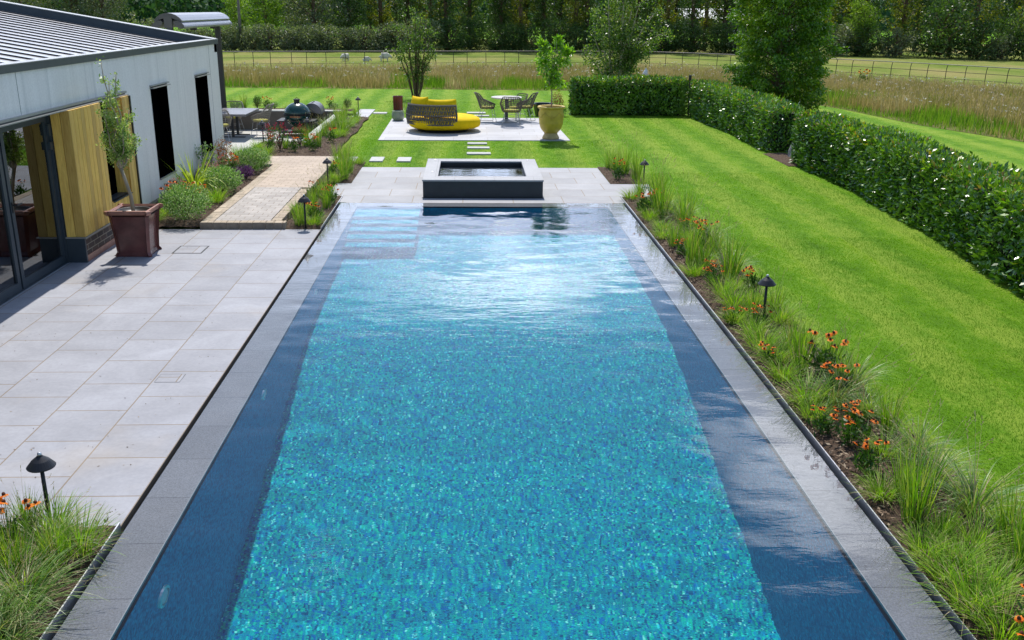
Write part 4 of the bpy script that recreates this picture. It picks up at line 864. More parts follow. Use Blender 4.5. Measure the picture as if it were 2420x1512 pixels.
# ceramic grill
ex, ey = -5.22, 29.3
t = thing('ceramic_grill', 'dark green egg-shaped ceramic barbecue in a black cart table', 'grill', (ex, ey, pz))
MB().lathe([(.0, pz+.27), (.18, pz+.29), (.30, pz+.38), (.375, pz+.5), (.395, pz+.60), (.398, pz+.62)], 40, (ex, ey, 0)).build('body', M['egg'], t, True)
MB().lathe([(.398, pz+.64), (.392, pz+.70), (.35, pz+.80), (.27, pz+.885), (.17, pz+.945), (.10, pz+.965), (.09, pz+.97)], 40, (ex, ey, 0)).build('lid', M['egg'], t, True)
mb = MB(); mb.lathe([(.402, pz+.605), (.408, pz+.61), (.408, pz+.622), (.402, pz+.628)], 40, (ex, ey, 0)); mb.lathe([(.402, pz+.636), (.408, pz+.64), (.408, pz+.655), (.400, pz+.66)], 40, (ex, ey, 0)); mb.build('band', M['castiron'], t, True)
mb = MB(); mb.lathe([(.085, pz+.965), (.085, pz+1.04), (.10, pz+1.045), (.10, pz+1.075), (.0, pz+1.08)], 20, (ex, ey, 0)); mb.tube([(ex-.06, ey, pz+1.07), (ex, ey, pz+1.12), (ex+.07, ey, pz+1.07)], .008, 6); mb.build('chimney', M['castiron'], t)
mb = MB(); mb.tube([(ex-.15, ey-.43, pz+.59), (ex+.15, ey-.43, pz+.59)], .022, 10); mb.build('handle', M['woodhandle'], t, True)
mb = MB(); mb.box(ex-.56, ex-.34, ey-.42, ey+.4, pz+.44, pz+.475); mb.box(ex+.34, ex+.56, ey-.42, ey+.4, pz+.44, pz+.475); mb.box(ex-.34, ex+.34, ey-.42, ey-.36, pz+.44, pz+.475); mb.build('shelf', M['castiron'], t)
for sxx in (-1, 1):
    for syy in (-1, 1): MB().tube([(ex+sxx*.5, ey+syy*.36, pz+.45), (ex+sxx*.5, ey+syy*.36, pz)], .022, 8).build('leg', M['black'], t)
mb = MB(); mb.box(ex-.5, ex+.5, ey-.36, ey+.36, pz+.1, pz+.12); mb.build('lower_shelf', M['castiron'], t)
MB().lathe([(.12, pz+.12), (.19, pz+.15), (.2, pz+.2), (.16, pz+.26)], 20, (ex, ey, 0)).build('ash_bowl', M['urnfoot'], t, True)
# barrel smoker
bx, by = -4.88, 30.15
t = thing('barrel_smoker', 'grey barrel smoker with raised rounded lid behind the green grill', 'barbecue', (bx, by, pz))
def halfbarrel(a0, a1, r, y0, y1, c, n=14, th=.012):
    vs = []; fs = []
    for y in (y0, y1):
        for rr in (r, r-th):
            for i in range(n+1): a = a0+(a1-a0)*i/n; vs.append((c[0]+rr*math.cos(a), y, c[1]+rr*math.sin(a)))
    k = n+1
    for i in range(n): fs += [(i, i+1, 2*k+i+1, 2*k+i), (k+i+1, k+i, 3*k+i, 3*k+i+1), (i+1, i, k+i, k+i+1), (2*k+i, 2*k+i+1, 3*k+i+1, 3*k+i)]
    fs += [tuple(range(n, -1, -1)), tuple(2*k+i for i in range(n+1))]
    return MB().add(vs, fs)
halfbarrel(PI, 2*PI, .27, by-.42, by+.35, (bx, pz+.58)).build('body', M['castiron'], t)
halfbarrel(R_(-8), R_(165), .29, by-.42, by+.35, (bx+.02, pz+.62)).build('lid', M['smoker'], t)
for q in (-.25, .05): MB().lathe([(.03, 0), (.03, .02), (0, .025)], 10, (bx+.03, by+q, pz+.905)).build('lid_bolt', M['castiron'], t)
for sxx in (-1, 1):
    for yy in (by-.35, by+.3): MB().tube([(bx+sxx*.2, yy, pz+.4), (bx+sxx*.26, yy, pz)], .02, 6).build('leg', M['black'], t)
# twin-roll awning
ax, ay0, ay1 = -7.63, 25.35, 30.4
t = thing('awning', 'free-standing folded double awning with curved grey cover on two posts', 'awning', (ax, 27.9, pz))
def ext(prof, y0, y1, name, mat, sm=False):
    n = len(prof); mb = MB(); mb.add([(ax+x, y0, z) for x, z in prof]+[(ax+x, y1, z) for x, z in prof], [tuple(range(n)), tuple(2*n-1-i for i in range(n))]+[((i+1) % n, i, n+i, n+(i+1) % n) for i in range(n)]); return mb.build(name, mat, t, sm)
top = [(.40*math.sin(a), 2.72+.36*math.cos(a)) for a in np.linspace(-1.05, 1.05, 9)]; ext(top+[(.33, 2.86), (.0, 3.0), (-.33, 2.86)], ay0+.06, ay1, 'cover', M['awningtop'])
ext(top+[(.33, 2.86), (.0, 3.0), (-.33, 2.86)], ay0+.03, ay0+.058, 'end_cap', M['awningend'])
MB().box(ax-.004, ax+.004, 27.6, 27.61, 3.07, 3.085).build('cover_joint', M['frame'], t)
for s in (-1, 1):
    pr = [(s*(.27+.15*math.cos(a)*.9)+0, 2.80+.085*math.sin(a)-.05*math.cos(a)) for a in np.linspace(0, 2*PI, 14, endpoint=False)]
    if s < 0: pr = pr[::-1]
    ext(pr, ay0+.02, ay1, 'cassette', M['awningend'] if s < 0 else M['awningtop']); ext(pr, ay0, ay0+.018, 'end_cap', M['awningend'])
    ext([(s*.40-.02, 2.73), (s*.40+.02, 2.73), (s*.40+.02, 2.76), (s*.40-.02, 2.76)], ay0+.1, ay1-.1, 'front_rail', M['trimlight'])
mb = MB(); mb.box(ax-.1, ax+.1, ay0+.02, ay0+.05, 2.72, 3.0); mb.build('end_plate', M['awningend'], t)
for y in (25.5, 30.25): MB().box(ax-.07, ax+.07, y-.06, y+.06, pz, 2.95).build('post', M['black'] if y > 29 else M['frame'], t)
for y in (26.6, 28.6): MB().box(ax+.2, ax+.36, y, y+.06, 2.64, 2.74).build('bracket', M['black'], t)

# black garden post at the hedge corner
t = thing('marker_post', 'slim black post standing where the two laurel hedges meet', 'post', (7.12, 31.2, 0)); MB().tube([(7.12, 31.2, -.1), (7.10, 31.2, 1.18)], .022, 8).build('shaft', M['black'], t); MB().box(7.06, 7.14, 31.16, 31.24, 1.14, 1.30).build('cap', M['black'], t)

# ---- estate fence with hooked uprights
def fence():
    P = [Vector((x, y, 0)) for x, y in FPTS[:-1]]; seg = []
    # arc-length samples along a smoothed line
    pts = []
    for i in range(len(P)-1):
        p0, p1, p2, p3 = P[max(i-1, 0)], P[i], P[i+1], P[min(i+2, len(P)-1)]
        for k in range(24):
            s = k/24; pts.append(.5*((2*p1)+(p2-p0)*s+(2*p0-5*p1+4*p2-p3)*s*s+(3*p1-p0-3*p2+p3)*s**3))
    pts.append(P[-1]); pts = [p for p in pts if p.x > -14.5]
    t = thing('estate_fence', 'long curved iron estate fence with hooked uprights between meadow and pasture', 'fence', tuple(pts[len(pts)//2]))
    for zz, r in ((1.13, .018), (.83, .011), (.54, .010)): MB().tube([(p.x, p.y, zz) for p in pts], r, 6).build('rail', M['rail'] if zz > 1 else M['post'], t, True)
    acc_, last = 0, pts[0]
    for i in range(1, len(pts)):
        acc_ += (pts[i]-pts[i-1]).length
        if acc_ >= .92:
            acc_ -= .92; p = pts[i]; tn = (pts[min(i+1, len(pts)-1)]-pts[i-1]).normalized(); nrm = Vector((tn.y, -tn.x, 0)); w = .10
            q = [p+nrm*w+Vector((0, 0, -.05)), p+nrm*w+Vector((0, 0, .8)), p+nrm*w*.85+Vector((0, 0, .98)), p+nrm*w*.45+Vector((0, 0, 1.09)), p+Vector((0, 0, 1.13))]
            MB().tube(q, .016, 5).build('upright', M['post'], t, True)
fence()
# ---- sheep
def make_sheep():
    t = thing('sheep', 'x', 'sheep', group='sheep grazing beyond the fence'); me = bpy.data.meshes.new('body'); 
    import bmesh
    bm = bmesh.new(); J = [(0, 0, .62), (.35, 0, .60), (-.35, 0, .62), (.55, 0, .62), (.70, 0, .45), (.80, 0, .30), (.32, .13, .32), (.32, .13, .02), (.32, -.13, .32), (.32, -.13, .02), (-.36, .13, .34), (-.34, .13, .02), (-.36, -.13, .34), (-.34, -.13, .02), (-.6, 0, .5)]
    E_ = [(0, 1), (0, 2), (1, 3), (3, 4), (4, 5), (1, 6), (6, 7), (1, 8), (8, 9), (2, 10), (10, 11), (2, 12), (12, 13), (2, 14)]; Rr = [.30, .27, .28, .15, .10, .06, .06, .035, .06, .035, .08, .035, .08, .035, .05]
    vs = [bm.verts.new(p) for p in J]; [bm.edges.new((vs[a], vs[b])) for a, b in E_]; bm.to_mesh(me); bm.free()
    o = bpy.data.objects.new('body', me); col.objects.link(o); o.parent = t; me.materials.append(M['wool']); md = o.modifiers.new('skin', 'SKIN')
    for i, v in enumerate(me.skin_vertices[0].data): v.radius = (Rr[i], Rr[i]); v.use_root = (i == 0)
    o.modifiers.new('sub', 'SUBSURF').levels = 1
    return t
SHP = make_sheep()
place(SHP, (-7.9, 62.5, -.02), R_(230), .55, 'white sheep standing alone beyond the fence, leftmost of the three'); place(SHP, (-6.6, 62.5, -.12), R_(20), .45, 'sheep lying low in the pasture between two others'); place(SHP, (-5.45, 62.5, -.02), R_(10), .62, 'larger pale sheep grazing left of the multi-stem tree')

# ================================================================== VEGETATION
# ---- lawn blades
def lawn_blades():
    Ps = []
    for x0, x1, y0, y1, dn in [(3.5, 8.2, 5, 9, 3600), (3.5, 7.6, 9, 14, 2400), (3.5, 7.4, 14, 20, 1200), (3.5, 7.4, 20, 31.5, 420), (-3.1, 3.5, 20.5, 25.2, 700), (-3.1, -2.45, 22, 31, 500), (2.6, 3.6, 24, 31, 300), (-3.1, 3.5, 30.4, 36, 160), (-9, 12, 32, 41.2, 60), (8.3, 13.5, 14, 38, 60)]:
        n = int((x1-x0)*(y1-y0)*dn); Ps.append(np.stack([U(x0, x1, n), U(y0, y1, n), np.full(n, -.02)], 1))
    P = np.concatenate(Ps); keep = np.ones(len(P), bool)
    for h in [(-2.45, 2.8, 16, 20.52), (-14, -3.15, 0, 31.7)]+[(s[0], s[1], s[2], s[3]) for s in SS]: keep &= ~((P[:, 0] > h[0]) & (P[:, 0] < h[1]) & (P[:, 1] > h[2]) & (P[:, 1] < h[3]))
    P = P[keep]; n = len(P); d = np.maximum(P[:, 1], 6)
    stripe = np.sign(np.sin((P[:, 0]+.18*np.sin(P[:, 1]*.35))*2*PI/1.1))      # rollers lay the grass one way, then the other
    az = np.where(stripe > 0, PI/2, -PI/2)+RNG.normal(0, .5, n)
    V, F = blades(P, az, U(.5, 1.15, n), U(0, .5, n), U(.011, .021, n)*(1+d/60), (.0028+d*.00028)*U(.7, 1.2, n), 1)
    m = leafmat('turf_blade', [(.075, .185, .005), (.105, .245, .006), (.145, .295, .010), (.27, .37, .06)], .12, .4, .7, patch=2.2, stripe=.17, pamp=.6)
    tag(npmesh('grass', V, F, m), 'short mown lawn grass', 'grass', kind='stuff')
lawn_blades()
# ---- meadow
def in_poly(P, poly):
    x, y = P[:, 0], P[:, 1]; c = np.zeros(len(P), bool); j = len(poly)-1
    for i in range(len(poly)):
        xi, yi = poly[i]; xj, yj = poly[j]
        with np.errstate(divide='ignore', invalid='ignore'): c ^= ((yi > y) != (yj > y)) & (x < (xj-xi)*(y-yi)/(yj-yi+1e-12)+xi)
        j = i
    return c
def meadow():
    MP = MEDGE[:-2]+[(22, 12), (34, 12)]+FPTS[::-1]; MP = MEDGE[1:11]+[(30, 14)]+[p for p in FPTS[::-1]]
    n = 300000; P = np.stack([U(-20, 30, n), U(14, 54, n), np.full(n, -.02)], 1); P = P[in_poly(P, MP)]
    ang = P[:, 0]/np.maximum(P[:, 1], 1); P = P[(ang < .62) & (ang > -.42)]; n = len(P)
    # distance from the mown edge: greener, coarser stems at the front
    E = np.array(MEDGE); dd = np.full(n, 1e9)
    for i in range(len(E)-1):
        a, b = E[i], E[i+1]; ab = b-a; t = np.clip(((P[:, :2]-a)@ab)/(ab@ab), 0, 1); dd = np.minimum(dd, np.linalg.norm(P[:, :2]-(a+t[:, None]*ab), axis=1))
    nz = np.sin(P[:, 0]*1.3+np.sin(P[:, 1]*.7)*2)+np.sin(P[:, 0]*3.7+1)*.6+np.sin(P[:, 1]*.9+P[:, 0]*.4)
    front = (dd < (1.5+nz*1.1+RNG.normal(0, .6, n))) | ((nz > 1.55) & (RNG.uniform(0, 1, n) < .5)); 
    hfac = np.where(front, .55+.25*np.clip(dd/2, 0, 1), 1)*np.clip(.35+dd*.6, .35, 1)
    for nm, sel, mt, L, w, lab in (('meadow_grass', front, leafmat('meadow_green', [(.05, .13, .012), (.10, .22, .02), (.17, .29, .04), (.25, .28, .08)], .2, .4, .6, patch=.4), .62, .022, 'long green grass along the front edge of the meadow'),
                          ('tall_meadow_grass', ~front, leafmat('meadow_tan', [(.15, .20, .035), (.27, .27, .08), (.38, .33, .13), (.46, .38, .18), (.54, .48, .28)], .15, .35, .8, (1.15, 1.1, .8), patch=.5), .62, .022, 'tall tan seeding grass of the unmown meadow')):
        Q = P[sel]; m = len(Q); V, F = blades(Q, U(0, 2*PI, m), U(.02, .25, m), U(0, .5, m), L*U(.65, 1.1, m)*hfac[sel], w*U(.6, 1.3, m), 2); tag(npmesh(nm, V, F, mt), lab, 'grass', kind='stuff')
    # seed heads and white umbels
    Q = P[(~front) & (RNG.uniform(0, 1, n) < .13)]; m = len(Q); C = Q.copy(); C[:, 2] = U(.38, .66, m)*np.clip(.4+.1*5, .3, 1); V, F = leafquads(C, np.stack([RNG.normal(0, .3, m), RNG.normal(0, .3, m), np.ones(m)], 1), U(.06, .14, m), U(.03, .05, m))
    tag(npmesh('meadow_seed', V, F, leafmat('meadow_seed_head', [(.50, .38, .24), (.56, .46, .28), (.40, .34, .16)], .1, .3, .9, (1, 1, .8))), 'pinkish tan seed heads floating over the meadow', 'seed heads', kind='stuff')
    Q = P[RNG.uniform(0, 1, n) < .006]; m = len(Q); C = np.repeat(Q, 6, 0)+RNG.normal(0, .035, (m*6, 3)); C[:, 2] = np.repeat(U(.45, .72, m), 6)+RNG.normal(0, .008, m*6)
    V, F = leafquads(C, rdir(m*6, 0), U(.03, .06, m*6), U(.03, .05, m*6), np.tile([0, 0, 1.], (m*6, 1))+RNG.normal(0, .3, (m*6, 3))); tag(npmesh('meadow_flower', V, F, leafmat('white_umbel', [(.6, .6, .52), (.75, .75, .7)], .1, .3, .9, (1, 1, 1))), 'white umbel flowers dotted through the meadow', 'wildflowers', kind='stuff')
meadow()

# ---- laurel hedges
def hedge(name, label, path, w, h, nleaf, core=True):
    """path: polyline centre; box hedge with bulging faces covered in glossy leaves"""
    P = [np.array(p, float) for p in path]; L = [np.linalg.norm(P[i+1]-P[i]) for i in range(len(P)-1)]; T = sum(L); t = thing(name, label, 'hedge', (float(P[0][0]), float(P[0][1]), 0), group='laurel hedges round the lawn')
    def at(s):
        for i, l in enumerate(L):
            if s <= l or i == len(L)-1: d = (P[i+1]-P[i])/l; return P[i]+d*s, d
            s -= l
    n = nleaf; pts = np.zeros((n, 3)); nr = np.zeros((n, 3))
    per = 2*h+w; caps = 2*w*h/(T*per); ph = RNG.uniform(0, 6)
    for k in range(n):
        s = RNG.uniform(0, T); c, d = at(s); nv = np.array([d[1], -d[0]])
        if RNG.uniform() < caps:
            s = 0 if RNG.uniform() < .5 else T; c, d = at(s); sg = -1 if s == 0 else 1; o = RNG.uniform(-w/2, w/2); z = RNG.uniform(0, h); nn = np.array([d[0]*sg, d[1]*sg, .15]); p = np.array([c[0]+nv[0]*o, c[1]+nv[1]*o, z])
        else:
            u = RNG.uniform(0, per); nv3 = np.array([nv[0], nv[1], 0])
            if u < h: o, z, nn = w/2, u, nv3+[0, 0, .15]
            elif u < h+w: o, z, nn = w/2-(u-h), h, np.array([0, 0, 1.])
            else: o, z, nn = -w/2, per-u, -nv3+[0, 0, .15]
            rc = .14; 
            if z > h-rc and abs(o) > w/2-rc: z -= RNG.uniform(0, .06); o *= .95; nn = nn+np.array([0, 0, .6])+nv3*np.sign(o)*.4
            p = np.array([c[0]+nv[0]*o, c[1]+nv[1]*o, z])
        bulge = .028*math.sin(s*1.3+ph+z*1.5)+.022*math.sin(s*3.7+o*6+z*5)+.018*math.sin(s*9.3+z*11+o*3); nn = nn/np.linalg.norm(nn); p = p+nn*(bulge-abs(RNG.normal(0, .08))+.03+(.05*RNG.uniform() if RNG.uniform() < .12 else 0)); pts[k] = p; nr[k] = nn
    pts[:, 2] = np.maximum(pts[:, 2], .02); d = nr*.55+RNG.normal(0, .62, (n, 3)); d[:, 2] += .25
    V, F = leafquads(pts, d, U(.07, .13, n), U(.032, .052, n), nr+RNG.normal(0, .55, (n, 3)))
    # each leaf folded along its midrib: split into two triangles-pairs is enough as quads bend
    V = V.reshape(-1, 4, 3); V[:, 1] += nr*.008; V[:, 3] += nr*.008; V = V.reshape(-1, 3)
    V4 = (V-np.array(t.location)).reshape(-1, 4, 3); young = (nr[:, 2] > .45) & (RNG.uniform(0, 1, n) < .42) | (RNG.uniform(0, 1, n) < .03)  # leaves chosen mostly on top for the brighter, sunlit colour
    for nm_, sel_, mt_ in (('foliage', ~young, HEDGE), ('sunlit_top_leaf', young, HEDGELIT)): q_ = V4[sel_]; npmesh(nm_, q_.reshape(-1, 3), np.arange(len(q_)*4).reshape(-1, 4), mt_, t)
    mb = MB(); K_ = max(4, int(T/.35)); vs = []; fs = []; ww = w/2-.13
    for i in range(K_+1):
        s = .12+(T-.24)*i/K_; c, d = at(s); nv = np.array([d[1], -d[0]]); j = [random.uniform(-.04, .04) for _ in range(4)]
        for o, z in ((-ww+j[0], .0), (-ww+j[1], h-.14+j[2]), (ww+j[3], h-.14+j[1]), (ww+j[2], .0)): vs.append((c[0]+nv[0]*o, c[1]+nv[1]*o, z))
    for i in range(K_):
        for q in range(3): fs.append((4*i+q, 4*i+q+1, 4*i+4+q+1, 4*i+4+q))
    fs += [(0, 3, 2, 1), (4*K_, 4*K_+1, 4*K_+2, 4*K_+3)]
    mb.add(vs, fs); mb.build('branches', plain('hedge_core', (.012, .018, .006), .95, 0, .5, 14, .8, 20), t)  # solid dark core that blocks the view through, coloured as shaded gaps
    return t
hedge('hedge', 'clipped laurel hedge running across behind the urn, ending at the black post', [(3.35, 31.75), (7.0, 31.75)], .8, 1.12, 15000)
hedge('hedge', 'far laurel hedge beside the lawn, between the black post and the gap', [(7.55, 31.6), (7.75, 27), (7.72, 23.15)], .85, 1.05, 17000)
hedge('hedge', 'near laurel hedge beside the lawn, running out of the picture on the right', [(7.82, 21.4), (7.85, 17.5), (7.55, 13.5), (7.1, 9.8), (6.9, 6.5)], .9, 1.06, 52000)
t = thing('boulder', 'grey rock in the gap between the two lawn hedges', 'rock', (7.55, 22.2, 0)); 
vs = []; 
mb = MB(); mb.lathe([(.0, -.05), (.22, .0), (.24, .14), (.19, .27), (.10, .36), (.0, .39)], 9, (7.72, 22.2, 0), sx=.8)
mb.v = [(x+random.uniform(-.04, .04), y+random.uniform(-.04, .04), z+random.uniform(-.02, .02)) for x, y, z in mb.v]; mb.build('rock', M['stonegrey'], t)

# ---- garden trees
def big_tree():
    c = Vector((10.65, 33.1, 0)); t = thing('hornbeam', 'big dense leafy tree with branches down to the ground behind the lawn hedge', 'tree', tuple(c)); H = 9.0
    mb = MB(); mb.tube([c, c+Vector((.05, 0, 2.5)), c+Vector((-.05, 0, 5.5)), c+Vector((0, 0, 8.6))], [.19, .14, .09, .02], 10); pads = []
    for k in range(230):
        z = .12+(H-.4)*(k/230)**.92; a = k*2.399+random.uniform(-.3, .3); prof = 1.72*min(1, .70+z*.25) if z < 3.2 else 1.62*(1-(z-3.2)/(H-3.0))**.75; r = prof*random.uniform(.62, 1.08)
        e = c+Vector((math.cos(a)*r, math.sin(a)*r, z+random.uniform(-.05, .12))); b = c+Vector((0, 0, max(.15, z-.35*r)))
        pts = [b.lerp(e, i/5)+Vector((0, 0, .14*math.sin(i/5*PI))) for i in range(6)]; mb.tube(pts, [.022*(1-i/6)+.004 for i in range(6)], 5)
        for s in (.35, .5, .65, .78, .9, 1.0): pads.append((*(b.lerp(e, s)+Vector((0, 0, .14*math.sin(s*PI)))), s))
    mb.build('trunk', M['bark'], t, True); pads = np.array(pads); n = 85000; w = pads[:, 3]**1.2; idx = RNG.choice(len(pads), n, p=w/w.sum()); C = pads[idx, :3]+RNG.normal(0, 1, (n, 3))*np.array([.115, .115, .06]); C[:, 2] -= np.abs(RNG.normal(0, .10, n))*(RNG.uniform(0, 1, n) < .5)
    C = C[C[:, 2] > .03]; n = len(C); out = C-np.array([c.x, c.y, 0]); out[:, 2] = 0; out /= np.maximum(np.linalg.norm(out, axis=1)[:, None], .1); d = out*.7+RNG.normal(0, .5, (n, 3)); d[:, 2] -= .45
    V, F = leafquads(C, d, U(.08, .135, n), U(.045, .07, n)); npmesh('crown', V-np.array(t.location), F, BIGT, t)
big_tree()
def stem_tree(name, label, c, stems, tips, r0, bark, leaf, nl, spread, L, W, up=.0, droop=0):
    t = thing(name, label, 'tree', (c[0], c[1], 0)); mb = MB(); tw = []
    for (sxo, syo), tl in zip(stems, tips):
        b = Vector((c[0]+sxo*.35, c[1]+syo*.35, -.05)); m = Vector((c[0]+sxo, c[1]+syo, tl[0][2]*.5)); 
        tops = []
        for e in tl:
            e = Vector((c[0]+e[0], c[1]+e[1], e[2])); pts = [b*(1-s)**2+m*2*s*(1-s)+e*s*s for s in [i/9 for i in range(10)]]; pts = [p+Vector((random.gauss(0, .02), random.gauss(0, .02), 0))*(i > 1) for i, p in enumerate(pts)]
            mb.tube(pts, [r0*(1-i/10)+.005 for i in range(10)], 6)
            for i in range(3, 10): tw.append(pts[i])
            for q in range(12):
                p = pts[random.randint(3, 9)]; d = Vector((random.gauss(0, 1), random.gauss(0, 1), random.uniform(-.3, .9))).normalized()*random.uniform(.2, .5)*spread*3.2; mb.tube([p, p+d*.5+Vector((0, 0, .03)), p+d-Vector((0, 0, droop*.2))], [.008, .005, .002], 4); tw += [p+d*.4, p+d*.7, p+d-Vector((0, 0, droop*.2)), p+d*.9]
    mb.build('trunk', bark, t, True); tw = np.array([list(p) for p in tw]); tw = tw[tw[:, 2] > min(e[2] for tl in tips for e in tl)*.30]; idx = RNG.integers(0, len(tw), nl); C = tw[idx]+RNG.normal(0, spread*.42, (nl, 3)); d = rdir(nl, up-droop)
    V, F = leafquads(C, d, U(L*.65, L*1.15, nl), U(W*.65, W*1.15, nl)); npmesh('crown', V-np.array(t.location), F, leaf, t); return t
stem_tree('multi_stem_tree', 'slim multi-stemmed tree with sparse leaves growing behind the yellow daybed', (-2.05, 36.8), [(-.32, .1), (-.12, -.1), (.0, .1), (.12, 0), (.28, -.05)],
    [[(-.72, .1, 2.55), (-.85, 0, 1.75)], [(-.35, -.2, 2.95), (-.5, -.3, 2.2)], [(.02, .2, 3.15), (.12, .3, 2.6)], [(.22, -.1, 2.85), (.0, -.3, 2.2)], [(.6, 0, 2.35), (.68, -.1, 1.6), (.45, .1, 2.7)]], .036, M['bark'], BIRCH, 4000, .18, .085, .045, .1)
stem_tree('birch_tree', 'spreading twin-stemmed birch with hanging leafy branches behind the far hedge', (5.5, 36.2), [(-.32, 0), (.34, .1), (.1, -.1)],
    [[(-1.25, -.1, 1.75), (-.8, .2, 3.2), (-.5, 0, 4.1), (-1.0, -.3, 2.4), (-.45, -.2, 2.9)], [(.5, .2, 4.2), (1.2, 0, 3.1), (1.75, .1, 2.5), (.9, -.3, 1.6), (1.2, .2, 2.0), (.7, 0, 3.5)], [(.1, 0, 4.4), (0, -.4, 3.4), (.25, -.4, 2.4), (.1, .4, 3.0)]], .055, M['birchbark'], BIRCH, 9500, .30, .10, .065, 0, .55)

# ---- bed plants: prototypes (several shapes of each), then copies
def grass_proto(kind, v):
    if kind == 'tall': parts = [(clump_geo(75, .10, .62, .011, (0, .35), (.1, .7), 5), G1), (clump_geo(26, .12, .45, .009, (.2, .8), (.6, 1.6), 5), G3)]
    elif kind == 'low': parts = [(clump_geo(210, .11, .34, .0052, (.15, 1.15), (.4, 1.2), 4), G2), (clump_geo(34, .10, .33, .005, (.5, 1.3), (.5, 1.5), 4), STRAW)]
    elif kind == 'arch': parts = [(clump_geo(120, .10, .60, .0078, (.1, .9), (.9, 2.1), 6), G3), (clump_geo(30, .08, .5, .006, (.2, 1.0), (.8, 1.6), 5), STRAW)]
    elif kind == 'fine': parts = [(clump_geo(420, .22, .5, .006, (.0, .8), (.2, .7), 4), G1)]
    elif kind == 'phorm': parts = [(clump_geo(62, .10, 1.0, .040, (.0, .8), (.2, 2.9), 8, .3), G4)]
    t = thing('ornamental_grass' if kind != 'phorm' else 'phormium', 'x', 'grass clump' if kind != 'phorm' else 'phormium')
    names = ['foliage', 'dry_blade' if parts[-1][1] is STRAW else 'blade']
    for (g, m), nm in zip(parts, names): npmesh(nm, g[0], g[1], m, t)
    if kind in ('tall', 'arch'):
        n = 9 if kind == 'tall' else 12; az = U(0, 2*PI, n); tl = U(.08, .5, n) if kind == 'tall' else U(.3, .9, n); L = U(.6, .8, n); cv = U(.1, .5, n); g = blades(np.zeros((n, 3))+RNG.normal(0, .03, (n, 3))*[1, 1, 0], az, tl, cv, L, np.full(n, .0035), 5)
        tip = g[0].reshape(n, 6, 2, 3)[:, -1].mean(1); dirn = tip-g[0].reshape(n, 6, 2, 3)[:, -2].mean(1); dirn /= np.linalg.norm(dirn, axis=1)[:, None]
        C = np.repeat(tip, 9, 0)+np.repeat(dirn, 9, 0)*np.tile(np.linspace(0, .075, 9), n)[:, None]; h = leafquads(C, np.repeat(dirn, 9, 0)+RNG.normal(0, .5, (n*9, 3)), np.full(n*9, .018), np.full(n*9, .009)); mm = merge([g, h]); npmesh('seed_spray', mm[0], mm[1], SEED, t)
    return t
def petal_ring(c, nrm, r, n, w):
    nrm = Vector(nrm).normalized(); a = nrm.orthogonal().normalized(); b = nrm.cross(a); vs = []; fs = []
    for k in range(n):
        an = 2*PI*k/n+random.uniform(-.1, .1); d = a*math.cos(an)+b*math.sin(an); s = nrm.cross(d); rr = r*random.uniform(.85, 1.1); dz = -nrm*rr*random.uniform(.12, .4); q = len(vs)
        vs += [c+d*rr*.25-s*w*.25, c+d*rr*.25+s*w*.25, c+d*rr*.7+s*w*.5+dz*.5, c+d*rr+dz, c+d*rr*.7-s*w*.5+dz*.5]; fs.append((q, q+1, q+2, q+3, q+4))
    return MB().add(vs, fs)
def flower_proto(mat, n=9, h=.30, r=.029, spread=.13, leaf=LEAFD, name='coneflower', cone=True, pet=11):
    t = thing(name, 'x', 'flower'); nl = 150; P, d = ellip_pts(nl, (0, 0, h*.35), (spread*1.1, spread*1.1, h*.42), .2); P = P[P[:, 2] > .01]; nl = len(P); dd = RNG.normal(0, .6, (nl, 3)); dd[:, 2] += .5
    A = leafquads(P, dd, U(.05, .11, nl), U(.014, .026, nl)); st = []
    hs = []
    for k in range(n):
        a = random.uniform(0, 2*PI); q = spread*math.sqrt(random.random()); hh = h*random.uniform(.82, 1.12); hs.append(Vector((q*math.cos(a)*1.25, q*math.sin(a)*1.25, hh)))
    B_ = np.array([[p.x*.4, p.y*.4, 0] for p in hs]); az = np.array([math.atan2(p.y, p.x) for p in hs]); tl = np.array([math.atan2(p.xy.length*.6, p.z) for p in hs]); L = np.array([p.length*1.0 for p in hs]); S = blades(B_, az, tl, np.zeros(n), L, np.full(n, .006), 2)
    mm = merge([A, S]); npmesh('foliage', mm[0], mm[1], leaf, t)
    for p in hs:
        nn = Vector((random.gauss(0, .28), random.gauss(-.15, .28), 1)); o = petal_ring(p, nn, r*random.uniform(.85, 1.15), pet, r*.42).build('flower_head', mat, t, False, True)
        if cone: nn.normalize(); M4 = Matrix.Translation(p) @ nn.to_track_quat('Z', 'Y').to_matrix().to_4x4(); MB().lathe([(r*.34, -.004), (r*.36, .006), (r*.22, .016), (0, .019)], 8, M=M4).build('cone', CONE, o, True, True)
    return t
